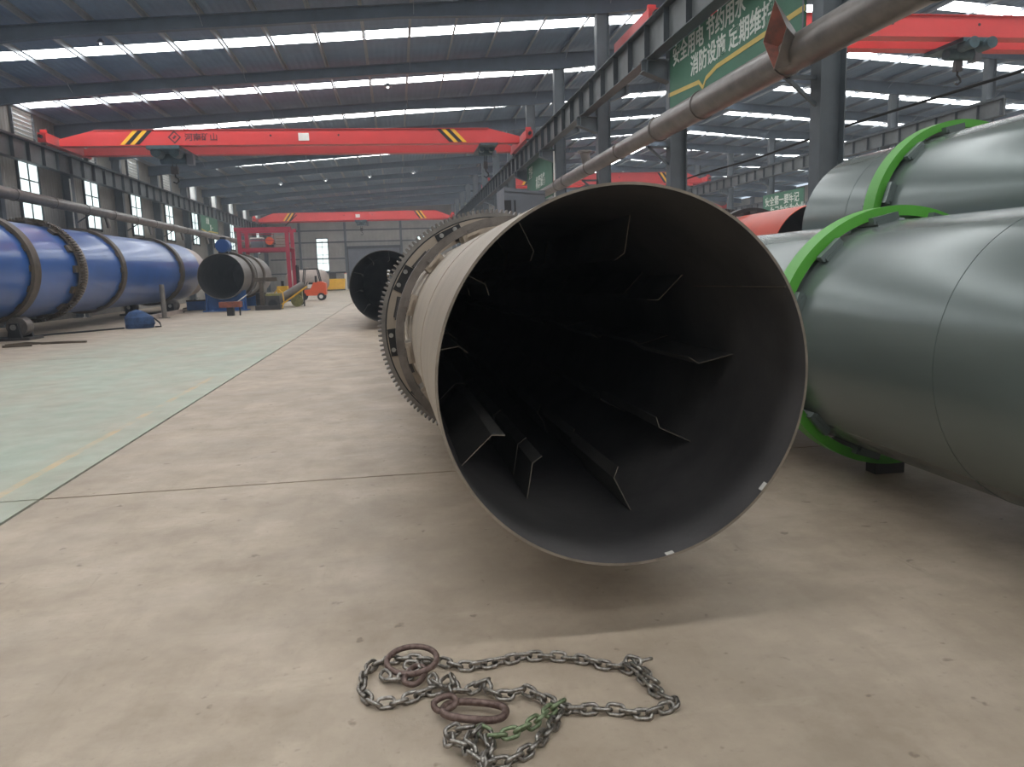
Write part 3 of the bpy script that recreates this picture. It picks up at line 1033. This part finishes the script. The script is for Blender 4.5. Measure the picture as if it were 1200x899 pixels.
# ================================================================== LEFT OPEN DRUM ON BLUE SADDLE
lo = thing('rotary_drum', 'rusty grey open-ended drum on a blue saddle beside the blue drum', 'drum', (-9.2, 42.8, 1.86))
MB().ring(0, 9, 1.18, 1.2, 96, mi_in=1, mi_face=2).build('shell', [M['drumgrey'], M['inside'], M['edge']], lo)
MB().ring(9, 9.02, 0, 1.2, 48).build('end_plate', M['inside'], lo)
for ry in (2.2, 5.8):
    MB().ring(ry, ry + .35, 1.2, 1.32, 72).build('riding_ring', M['brown'], lo)
MB().ring(3.6, 4.0, 1.2, 1.27, 72).build('stiffening_band', M['drumgrey'], lo)
sd = thing('drum_saddle', 'bright blue steel saddle under the mouth of the rusty open drum', 'saddle', (-9.2, 43.6, 0))
n = 14
top = [(-1.05 + 2.1 * i / n, 1.86 - math.sqrt(max(1.205 ** 2 - (-1.05 + 2.1 * i / n) ** 2, .0))) for i in range(n + 1)]
top = [(u, min(z, 1.1)) for u, z in top]
MB().prism([(-1.05, .06), (1.05, .06)] + top[::-1], 'y', -.08, .08).build('saddle_plate', M['blue_dull'], sd)
MB().box((0, 0, .03), (2.3, .9, .06)).build('base_plate', M['blue_dull'], sd)
for x in (-.95, .95):
    MB().prism([(-.4, .06), (.4, .06), (.1, .85), (-.1, .85)], 'x', x - .02, x + .02).build('gusset', M['blue_dull'], sd)
chock('cradle under the far end of the rusty open drum', -9.2, 50.5, 1.4, .3, 1.0, 1.2, 1.86, 'blue_dull')
mo = thing('blue_motor', 'round blue motor perched on top of the rusty open drum', 'motor', (-9.2, 44.1, 3.062))
MB().box((0, 0, .06), (.5, .5, .12)).build('foot', M['black'], mo)
MB().cyl((0, -.4, .42), (0, .4, .42), .36, 24).build('housing', M['blue_dull'], mo)
MB().cyl((0, -.44, .42), (0, -.4, .42), .3, 24).build('fan_cover', M['blue'], mo)
MB().box((0, .02, .82), (.28, .3, .14)).build('terminal_box', M['black'], mo)
# cart with plate
ct = thing('work_stand', 'small black stand with a rusty pink plate before the open drum', 'stand', (-7.75, 37.6, 0))
MB().box((0, 0, .52), (.95, .5, .26)).build('plate_block', M['rust'], ct)
MB().box((-.02, 0, .2), (.3, .3, .4)).build('pedestal', M['black'], ct)
MB().box((.4, 0, .2), (.06, .06, .4)).build('leg', M['black'], ct)
MB().cyl((.3, 0, .62), (.75, .1, .95), .025, 8).build('handle', M['white'], ct)

# ================================================================== MACHINERY BEHIND (left middle distance)
def frame_thing(label, loc, parts, name='machine', cat='machine'):
    t = thing(name, label, cat, loc)
    for nm, mb, mt in parts:
        mb.build(nm, M[mt], t)
    return t
ws = thing('welding_rig', 'cluttered yellow-green welding rig beside the rusty open drum', 'machine', (-6.9, 43.2, 0))
MB().box((0, 0, .12), (1.3, 1.1, .24)).build('base', M['gear_dark'], ws)
MB().box((-.35, .1, .75), (.2, .3, 1.5)).build('mast', M['brown'], ws)
MB().box((.25, 0, .5), (.7, .6, .5)).build('power_unit', M['gear_dark'], ws)
MB().box((.25, 0, .8), (.74, .64, .12)).build('lid', M['yellowgreen'], ws)
MB().box((-.1, 0, 1.62), (1.2, .25, .2)).build('arm', M['brown'], ws)
for s_ in (-1, 1):
    MB().cyl((.25, s_ * .33, .3), (.25, s_ * .4, .3), .24, 16).build('wheel', M['rubber'], ws)
MB().sweep([(.3, 0, .85), (.5, -.1, 1.1), (.75, -.1, .9), (.8, -.1, .4), (.7, -.2, .05)], .03, 8).build('hose', M['yellow'], ws)
ws = thing('compressor', 'small yellow machine on a dark trolley behind the welding rig', 'machine', (-6.4, 47.6, 0))
MB().box((0, 0, .35), (1.6, .9, .12)).build('trolley_deck', M['blue_dull'], ws)
for dx in (-.6, .6):
    for dy in (-.35, .35):
        MB().cyl((dx, dy - .05, .15), (dx, dy + .05, .15), .15, 14).build('wheel', M['rubber'], ws)
MB().box((-.35, 0, .8), (.6, .6, .8)).build('engine_cover', M['yellow'], ws)
MB().cyl((.1, 0, .75), (.75, 0, .75), .32, 20).build('air_tank', M['yellowgreen'], ws)
MB().box((-.35, 0, 1.35), (.15, .15, .3)).build('exhaust', M['black'], ws)
rl = thing('conveyor_roll', 'long grey roll with a yellow strip leaning on a green wheel', 'conveyor', (-6.15, 46.2, 0))
MB().cyl((-.95, 0, .28), (.75, .4, 1.25), .24, 18).build('roll', M['drumgrey'], rl)
MB().bar((-.55, -.26, .12), (.95, .1, 1.15), .08, .08).build('yellow_strip', M['yellow'], rl)
MB().cyl((.35, -.1, .34), (.35, .1, .34), .34, 20).build('wheel', M['yellowgreen'], rl)
MB().bar((.7, .4, 1.05), (.7, .4, 0), .08, .08, (0, 1, 0)).build('prop', M['gear_dark'], rl)

bb = thing('tool_box', 'small dark blue tool box on the floor left of the blue saddle', 'tool box', (-11.3, 46.0, 0))
MB().box((0, 0, .28), (1.0, .6, .5)).build('box_body', M['blue_dull'], bb)
MB().box((0, 0, .56), (1.04, .64, .08)).build('lid', M['black'], bb)
MB().sweep([(-.2, 0, .6), (-.2, 0, .7), (.2, 0, .7), (.2, 0, .6)], .02, 8).build('handle', M['bare'], bb)
for dx in (-.4, .4):
    MB().box((dx, 0, .02), (.1, .5, .04)).build('foot', M['black'], bb)
st = thing('rod_bundle', 'bundle of rusty rods lying askew behind the blue tool box', 'rods', (-11.5, 48.3, 0))
for k in range(6):
    MB().cyl((-1.2 + .1 * k, .12 * k, .05 + .03 * (k % 3)), (1.2 - .12 * k, .5 + .1 * k, .3 + .1 * (k % 4)), .045, 8).build('rod', M[('brown', 'beige', 'rust')[k % 3]], st)
dm = thing('oil_drum', 'dark upright oil drum beside the rusty open drum', 'oil drum', (-7.55, 44.7, 0))
MB().cyl((0, 0, 0), (0, 0, .9), .29, 24).build('barrel', M['black'], dm)
for z in (.02, .3, .6, .88):
    MB().cyl((0, 0, z - .015), (0, 0, z + .015), .305, 24).build('hoop', M['gear_dark'], dm)
# forklift
fk = thing('forklift', 'orange forklift with black mast and overhead guard', 'forklift', (-6.3, 57.5, 0))
MB().prism([(-.5, .35), (1.1, .35), (1.15, .75), (1.0, 1.25), (.35, 1.3), (.1, .8), (-.5, .75)], 'y', -.5, .5).build('body', M['forko'], fk)
MB().prism([(.62, .4), (1.2, .4), (1.22, 1.2), (.9, 1.35), (.62, 1.35)], 'y', -.55, .55).build('counterweight', M['forko'], fk)
MB().box((.2, 0, 1.02), (.55, .8, .25)).build('hood', M['white'], fk)
se = MB().box((.25, 0, 1.22), (.5, .5, .14)).build('seat', M['seatm'], fk)
MB().box((.5, 0, 1.5), (.12, .5, .5)).build('backrest', M['seatm'], se)
gd = MB()
for dy in (-.48, .48):
    gd.bar((-.45, dy, .75), (-.25, dy, 2.25), .07, .07, (0, 1, 0)).bar((.85, dy, 1.2), (.65, dy, 2.25), .07, .07, (0, 1, 0)).bar((-.27, dy, 2.25), (.67, dy, 2.25), .07, .07)
for i in range(6):
    gd.box((-.2 + i * .17, 0, 2.26), (.05, 1.0, .05))
gd.build('overhead_guard', M['black'], fk)
ms = MB()
for dy in (-.35, .35):
    ms.box((-.75, dy, 1.3), (.14, .12, 2.5))
for z in (.5, 1.5, 2.5):
    ms.box((-.75, 0, z), (.1, .7, .1))
mo_ = ms.build('mast', M['black'], fk)
MB().box((-.85, 0, .5), (.08, .9, .5)).build('carriage', M['black'], mo_)
for dy in (-.25, .25):
    MB().box((-1.35, dy, .1), (1.0, .12, .05)).build('fork', M['black'], mo_)
MB().bar((-.35, 0, .8), (-.1, 0, 1.35), .05, .05).build('steering_column', M['black'], fk)
for dx, r in ((-.5, .32), (.85, .27)):
    for s_ in (-1, 1):
        wh = MB().cyl((dx, s_ * .42, r), (dx, s_ * .62, r), r, 22).build('wheel', M['rubber'], fk)
        MB().cyl((dx, s_ * .615, r), (dx, s_ * .63, r), r * .5, 16).build('hub', M['white'], wh)
# red gantry platform
gx, gY = -9.9, 63.0
ga = thing('gantry_platform', 'plum-red steel gantry platform behind the rusty open drum', 'gantry', (gx, gY, 0))
for dx in (-1.75, 1.75):
    for dy in (-1.5, 1.5):
        MB().box((dx, dy, 2.75), (.27, .24, 5.5)).build('post', M['plum'], ga)
for dy in (-1.5, 1.5):
    MB().box((0, dy, 5.4), (4.2, .22, .26)).build('top_beam', M['plum'], ga)
    MB().box((0, dy, 3.85), (3.8, .2, .24)).build('platform_beam', M['plum'], ga)
MB().box((0, 0, 4.0), (3.7, 3.0, .06)).build('deck', M['rust'], ga)
for dy in (-1.5,):
    for z in (4.55, 5.0):
        MB().box((-.4, dy, z), (2.4, .06, .06)).build('handrail', M['plum'], ga)
MB().bar((1.7, -1.5, 5.6), (2.6, -1.5, 6.4), .06, .06).build('stay', M['black'], ga)
frame_thing('grey control unit standing on the plum-red gantry', (gx - .6, gY - .6, 4.03), (('body', MB().box((0, 0, .35), (.9, .7, .7)), 'cabinet'), ('lid', MB().box((0, 0, .74), (.95, .75, .08)), 'white')), 'control_unit', 'machine')
t = thing('orange_motor', 'orange motor standing on the plum-red gantry', 'motor', (gx + .35, gY - .6, 4.03))
MB().box((0, 0, .1), (.5, .5, .2)).build('foot', M['black'], t)
MB().cyl((0, -.3, .5), (0, .3, .5), .3, 18).build('housing', M['forko'], t)
MB().cyl((.1, 0, .3), (.25, 0, 1.1), .1, 12).build('pipe', M['bare'], t)
t = thing('wooden_crate', 'pale crate on the right of the plum-red gantry', 'crate', (gx + 1.2, gY - .7, 4.03))
for k in range(4):
    MB().box((0, -.35, .1 + k * .22), (.75, .03, .18)).build('board', M['beige'], t)
MB().box((0, 0, .42), (.72, .66, .84)).build('box_body', M['timber'], t)
# beige tank + yellow skip + bits by the end wall
bt = thing('storage_tank', 'pinkish beige horizontal tank lying near the end wall', 'tank', (-9.4, 84.5, 0))
tk = MB()
prof = [(-2.3, .0), (-2.2, .6), (-1.9, 1.0), (-1.5, 1.15), (1.5, 1.15), (1.9, 1.0), (2.2, .6), (2.3, 0)]
n = 32
rg = [[(x, r * math.cos(2 * PI * i / n), 1.3 + r * math.sin(2 * PI * i / n)) for i in range(n)] for x, r in prof]
for a_, b_ in zip(rg, rg[1:]):
    tk.add(a_ + b_, [(i, (i + 1) % n, n + (i + 1) % n, n + i) for i in range(n)], True)
tk.build('tank_body', M['beige'], bt)
for dx in (-1.3, 1.3):
    MB().prism([(-.8, 0), (.8, 0), (.7, .6), (0, .16), (-.7, .6)], 'x', dx - .1, dx + .1).build('saddle', M['gear_dark'], bt)
MB().cyl((0, 0, 2.4), (0, 0, 2.7), .2, 14).build('nozzle', M['beige'], bt)
sk = thing('yellow_skip', 'yellow steel skip bin at the foot of the end wall', 'skip', (-7.3, 95.2, 0))
MB().prism([(-1.0, .15), (1.0, .15), (1.15, 1.4), (-1.15, 1.4)], 'y', -.6, .6).build('bin', M['yellow'], sk)
MB().box((0, 0, .08), (2.2, 1.0, .14)).build('skid', M['gear_dark'], sk)
for dx in (-.9, 0, .9):
    MB().box((dx, -.64, .8), (.1, .06, 1.1)).build('rib', M['yellow'], sk)
MB().box((-.3, 0, 1.75), (.8, .8, .7)).build('load', M['gear_dark'], sk)
o = thing('white_post', 'white bollard post beside the end wall door', 'post', (-6.15, 96.0, 0))
MB().cyl((0, 0, 0), (0, 0, 2.0), .16, 14).build('tube', M['white'], o)
MB().cyl((0, 0, 2.0), (0, 0, 2.06), .17, 14).build('cap', M['red'], o)

# ================================================================== GREY CABINET BEHIND THE DRUM
cb = thing('dust_collector', 'grey steel dust collector housing behind the top of the big drum', 'housing', (5.05, 30.0, 0))
MB().box((0, 1.1, 2.5), (1.6, 2.2, 4.4)).build('housing', M['cabinet'], cb)
for dx in (-.7, .7):
    for dy in (.1, 2.1):
        MB().box((dx, dy, .15), (.14, .14, .3)).build('leg', M['gear_dark'], cb)
MB().box((-.68, -.03, 4.1), (.26, .05, .5)).build('dark_panel', M['black'], cb)
MB().box((-.4, -.02, 4.1), (.06, .05, .5)).build('dark_panel', M['black'], cb)
MB().box((-.62, -.06, 3.55), (.2, .12, .36)).build('red_box', M['pinkred'], cb)
MB().prism([(-.8, 4.7), (.8, 4.55), (.8, 4.62), (-.8, 4.85)], 'y', -.05, 2.25).build('roof_plate', M['cabinet'], cb)

# ================================================================== DUCTS
du = thing('extraction_duct', 'fat grey extraction duct sloping across the top right before the green banner', 'duct', (6.7, 9.0, 5.06))
def duct_run(par, ya, yb, r, step=3.65):
    y_ = ya
    while y_ < yb - .1:
        e_ = min(y_ + step, yb)
        MB().ring(y_, e_ - .02, r - .01, r, 40, mi_in=1).build('pipe_section', [M['duct'], M['black']], par)
        MB().ring(e_ - .05, e_ + .01, r - .005, r + .022, 40).build('joint_band', M['duct'], par)
        y_ = e_
duct_run(du, -3.5, 10.2, .285)
duct_run(du, 10.0, 22.5, .225)
duct_run(du, 22.4, 60, .2)
# square flared hood reaching out towards the aisle near the first column
hd = MB()
c0, c1 = Vector((-.1, 3.3, .04)), Vector((-.45, 3.34, .24))
nrm = (c1 - c0).normalized()
def sq(c, s):
    return [c + Vector((0, math.cos(a_) * s * .74, math.sin(a_) * s)) for a_ in (PI / 2 * i for i in range(4))]
s0, s1 = .24, .54
A_, B_ = sq(c0, s0), sq(c1, s1)
A2, B2 = sq(c0, s0 - .012), sq(c1, s1 - .012)
hd.add(A_ + B_, [(i, (i + 1) % 4, 4 + (i + 1) % 4, 4 + i) for i in range(4)])
hd.add(A2 + B2, [(4 + i, 4 + (i + 1) % 4, (i + 1) % 4, i) for i in range(4)], False, 1)
hd.add(B_ + B2, [(i, (i + 1) % 4, 4 + (i + 1) % 4, 4 + i) for i in range(4)], False, 2)
ho = hd.build('branch_hood', [M['duct'], M['rust'], M['edge']], du)
MB().cyl((.05, 3.28, .0), tuple(c0 + nrm * .04), .2, 20).build('branch_neck', M['duct'], ho)
# second small hood further on
MB().cyl((0, 17.6, .1), (-.1, 17.6, .55), .16, 16).build('branch_stub', M['duct'], du)
MB().cyl((-.1, 17.6, .53), (-.1, 17.6, .6), .24, 16).build('stub_flange', M['duct'], du)
for y in (12.84, 20.14, 27.44, 34.74):
    MB().bar((.58, y - 9.0, -.75), (.0, y - 9.0, -.28), .06, .06).bar((.58, y - 9, -.3), (0, y - 9, -.3), .06, .06).build('bracket', M['column'], du)
dl = thing('extraction_duct', 'grey extraction duct running along the left wall across the windows', 'duct', (-15.1, 27.0, 5.34))
duct_run(dl, 0, 62, .24)
for k in range(8):
    y = 35.6 + 7.3 * k + 6.44 - 27
    MB().bar((-.59, y, -.6), (0, y, -.24), .06, .06).build('bracket', M['column'], dl)
    MB().cyl((0, y + 2.2, -.1), (.12, y + 2.2, -.75), .1, 12).build('branch_stub', M['duct'], dl)
o = MB().sweep([(8.05, 6.0, 4.06), (8.05, 9.3, 3.98), (8.05, 12.8, 4.02), (8.05, 16.5, 3.96), (8.05, 20.1, 4.02), (8.05, 30, 3.98), (8.05, 50, 4.0)], .022, 8).build('power_cable', M['rubber'])
tag(o, 'black power cable strung along the right side of the middle columns', 'cable')
# drop pipe beside column
for i, (x, y) in enumerate(((7.1, 34.2), (-15.6, 41.4))):
    o = MB().cyl((0, 0, 0), (0, 0, 6.8), .035, 10).box((0, 0, .02), (.14, .14, .04)).build('drop_pipe', M['white'], None, (x, y, 0))
    tag(o, ('thin white drop pipe on a middle column below the runway', 'thin white drop pipe on the left wall between two windows')[i], 'pipe', 'white drop pipes')

# ================================================================== BANNERS
def banner(label, x, yl, yr, zb, zt, face, l1, l2, size, z1, z2, o1, o2, zy, small=None, group='green slogan banners'):
    """face -1: faces -x, reads towards -y (yl is the far, left edge); face +1: faces +x, reads towards +y"""
    t = thing('slogan_banner', label, 'banner', (x, yl, zb), (0, 0, 0), group)
    s = -1 if face < 0 else 1          # text direction along y
    Ln = abs(yr - yl)
    H_ = zt - zb
    MB().box((0, s * Ln / 2, H_ / 2), (.03, Ln, H_)).build('cloth', M['banner'], t)
    rot = (PI / 2, 0, -PI / 2 if face < 0 else PI / 2)
    fx = face * .02
    for body, off, z in ((l1, o1, z1), (l2, o2, z2)):
        if body:
            put('lettering', text_mesh(body, size, M['banner_white'], .016), t, (fx, s * off, z - zb), rot)
    if zy:
        q = zy - zb
        pts = [(0, .02), (Ln * .3, -.12), (Ln * .335, -.3), (Ln * .36, -.14), (Ln * .45, -.03), (Ln, .0)]
        yb_ = MB()
        for (u1, w1), (u2, w2) in zip(pts, pts[1:]):
            yb_.prism([(s * u1, q + w1 - .05), (s * u2, q + w2 - .05), (s * u2, q + w2 + .05), (s * u1, q + w1 + .05)], 'x', min(fx, 0) - .004 if face < 0 else .014, min(fx, 0) + .002 if face < 0 else fx + .004)
        yb_.build('yellow_swoosh', M['banner_yellow'], t)
    if small:
        put('small_lettering', text_mesh(small, .11, M['banner_white'], .0), t, (fx, s * (Ln - 3.2), zy - .22 - zb), rot)
    for u in (.05, Ln - .05):
        MB().box((0, s * u, H_ / 2), (.05, .05, H_ + .1)).build('edge_batten', M['column'], t)
    return t
banner('large green banner with two lines of white Chinese lettering above the grey duct', 7.2, 19.85, 13.1, 5.2, 7.1, -1,
       '安全用电 节约用水', '消防设施 定期维护', .5, 6.67, 6.14, .3, 1.5, 5.98, None)
banner('green banner further down the middle columns above the drum rim', 7.2, 41.8, 35.0, 5.0, 7.1, -1, '爱护', '机器设备', .62, 6.45, 5.75, .6, 2.6, 5.45)
banner('small distant green banner at right above the orange drum', 27.9, 56.5, 50.4, 4.6, 6.7, -1, '安全第一要牢记', '为己为家为企业', .72, 5.9, 5.15, .4, 1.2, None)
banner('green banner on the left wall between two narrow windows', -15.3, 65.6, 71.6, 5.62, 6.92, 1, '质量', '第一', .55, 6.35, 5.85, 1.8, 3.0, 5.75)

# ================================================================== HIGH-BAY LAMPS
def lamp(label, x, y, z, r=.2):
    t = thing('high_bay_lamp', label, 'lamp', (x, y, z), (0, 0, 0), 'high-bay lamps')
    zt = rz(x) - .19
    MB().cyl((0, 0, .2), (0, 0, zt - z), .015, 6).build('hanger', M['purlin'], t)
    MB().cyl((0, 0, .2), (0, 0, .05), r * .35, 14, True, r).build('reflector', M['purlin'], t)
    MB().cyl((0, 0, .03), (0, 0, .0), r * .3, 12, True, r * .22).build('bulb', M['lampm'], t)
lamp('high-bay lamp hanging at upper left before the first skylight row', -9.6, 29.4, 9.75, .14)
lamp('high-bay lamp hanging over the middle of the left bay at the second skylight row', .04, 36.2, 9.9)
lamp('high-bay lamp hanging just above the left part of the long red crane', -9.8, 46.4, 9.45)
for i, x in enumerate((-9.0, -5.4, -1.8, 1.8)):
    lamp('small distant high-bay lamp below the long red crane, %s from the left' % ('first', 'second', 'third', 'fourth')[i], x, 66.5, 9.2 + .07 * (x + 9))

# ================================================================== CHAIN SLING ON THE FLOOR
ch = thing('lifting_chain', 'heavy steel lifting chain with two big rings lying on the floor', 'chain', (.35, 2.75, 0))
O = Vector((.35, 2.75, 0))
PITCH, WR, HW = .05, .0078, .0175
def link_mesh(mt):
    half = PITCH / 2 + WR - HW
    pts = []
    for i in range(9):
        a_ = -PI / 2 + PI * i / 8
        pts.append((0, half + HW * math.cos(a_), HW * math.sin(a_)))
    for i in range(9):
        a_ = PI / 2 + PI * i / 8
        pts.append((0, -half + HW * math.cos(a_), HW * math.sin(a_)))
    return MB().sweep(pts, WR, 8, True).mesh('chain_link', M[mt])
LM = {'s': link_mesh('chain'), 'g': link_mesh('chain_green')}
PATHS = [
    ('s', [(0.095, 3.077), (0.204, 3.011), (0.331, 3.022), (0.462, 3.041), (0.586, 3.01), (0.682, 2.975), (0.767, 2.906), (0.844, 2.865), (0.884, 2.79), (0.904, 2.683), (0.941, 2.618), (0.943, 2.569), (0.875, 2.549), (0.813, 2.535), (0.733, 2.571), (0.661, 2.6), (0.576, 2.605), (0.53, 2.63)], 0),
    ('g', [(0.533, 2.642), (0.464, 2.586), (0.397, 2.523), (0.327, 2.491), (0.256, 2.479), (0.198, 2.526)], .018),
    ('s', [(0.951, 2.878), (0.888, 2.861), (0.863, 2.886), (0.89, 2.789), (.925, 2.69)], .022),
    ('s', [(0.058, 3.085), (-0.068, 3.132), (-0.15, 3.128), (-0.205, 3.069), (-0.223, 2.983), (-0.216, 2.89), (-0.17, 2.806), (-0.093, 2.796), (-0.012, 2.827), (0.071, 2.854)], 0),
    ('s', [(0.051, 2.938), (0.083, 2.863), (0.134, 2.91), (0.145, 2.817), (0.197, 2.806), (0.259, 2.849), (0.276, 2.775), (0.33, 2.742), (0.403, 2.757), (0.452, 2.704), (0.5, 2.649), (0.528, 2.619)], .012),
    ('s', [(0.519, 2.605), (0.453, 2.503), (0.404, 2.441), (0.353, 2.391), (0.297, 2.36), (0.23, 2.354), (0.189, 2.346)], 0),
    ('s', [(0.184, 2.547), (0.113, 2.534), (0.098, 2.475), (0.142, 2.437), (0.183, 2.38), (0.209, 2.342), (0.235, 2.431), (0.214, 2.523), (0.178, 2.485), (0.156, 2.421), (0.191, 2.365), (.2, 2.28)], .02),
    ('s', [(-0.142, 3.014), (-0.111, 2.96), (-0.063, 2.962), (-.02, 2.985), (.02, 3.03), (-.03, 3.06)], .008),
]
def catmull(p, m=12):
    out = []
    q = [p[0]] + p + [p[-1]]
    for i in range(1, len(q) - 2):
        for k in range(m):
            t = k / m
            r = []
            for d in (0, 1):
                a_, b_, c_, e_ = q[i - 1][d], q[i][d], q[i + 1][d], q[i + 2][d]
                r.append(.5 * (2 * b_ + (c_ - a_) * t + (2 * a_ - 5 * b_ + 4 * c_ - e_) * t * t + (3 * b_ - a_ - 3 * c_ + e_) * t ** 3))
            out.append(r)
    out.append(list(p[-1]))
    return out
for kind, pth, lift in PATHS:
    c = catmull(pth)
    acc, last, spots = 0, c[0], []
    need = PITCH / 2
    for p in c[1:]:
        d = math.hypot(p[0] - last[0], p[1] - last[1])
        while d > 0 and acc + d >= need:
            t = (need - acc) / d
            spots.append((last[0] + (p[0] - last[0]) * t, last[1] + (p[1] - last[1]) * t, math.atan2(p[1] - last[1], p[0] - last[0])))
            need += PITCH
        acc += d
        last = p
    for i, (x, y, a_) in enumerate(spots):
        roll = (PI / 4 if i % 2 else -PI / 4) + random.uniform(-.3, .3)
        z = WR + HW * abs(math.sin(roll + PI / 2)) * .75 + .0035 + lift
        o = put('chain_link', LM[kind], ch, (x - O.x, y - O.y, z))
        o.rotation_euler = (Matrix.Rotation(a_ - PI / 2 + random.uniform(-.1, .1), 3, 'Z') @ Matrix.Rotation(roll, 3, 'Y')).to_euler()
def oval(cx, cy, cz, a_, lx, ly, r, tilt=0, n=40, p=1.0):
    pts = []
    R_ = Matrix.Rotation(a_, 3, 'Z') @ Matrix.Rotation(tilt, 3, 'X')
    for i in range(n):
        t = 2 * PI * i / n
        cxx, syy = math.cos(t), math.sin(t)
        q = Vector((lx * math.copysign(abs(cxx) ** p, cxx), ly * math.copysign(abs(syy) ** p, syy), 0))
        q = R_ @ q
        pts.append((cx - O.x + q.x, cy - O.y + q.y, cz + q.z))
    return MB().sweep(pts, r, 12, True)
oval(-.022, 3.06, .048, -.25, .105, .095, .0125, .12).build('round_ring', M['ring_iron'], ch)
oval(-.012, 2.965, .03, 1.2, .07, .034, .012, .15, p=.8).build('small_oval_ring', M['ring_iron'], ch)
oval(.2, 2.648, .038, -.35, .118, .064, .0145, -.08, p=.72).build('oblong_ring', M['ring_iron'], ch)
oval(.095, 2.70, .05, .5, .045, .026, .012, .5, p=.8).build('small_oval_ring', M['ring_iron'], ch)

# ================================================================== HAZE (thin welding smoke in the hall air)
hz = bpy.data.materials.new('hall_haze')
hz.use_nodes = True
nt = hz.node_tree
nt.nodes.remove(nt.nodes['Principled BSDF'])
vs = nt.nodes.new('ShaderNodeVolumeScatter')
vs.inputs['Color'].default_value = (.82, .9, 1.0, 1)
vs.inputs['Density'].default_value = .0017
vs.inputs['Anisotropy'].default_value = .2
nt.links.new(vs.outputs[0], nt.nodes['Material Output'].inputs['Volume'])
o = MB().box((15.1, 40, 4.7), (XR - XL + 1, Y1H - Y0H + 1, 15.5)).build('air_haze', hz)
tag(o, 'thin bluish welding haze filling the air of the hall', 'haze')
o['kind'] = 'stuff'
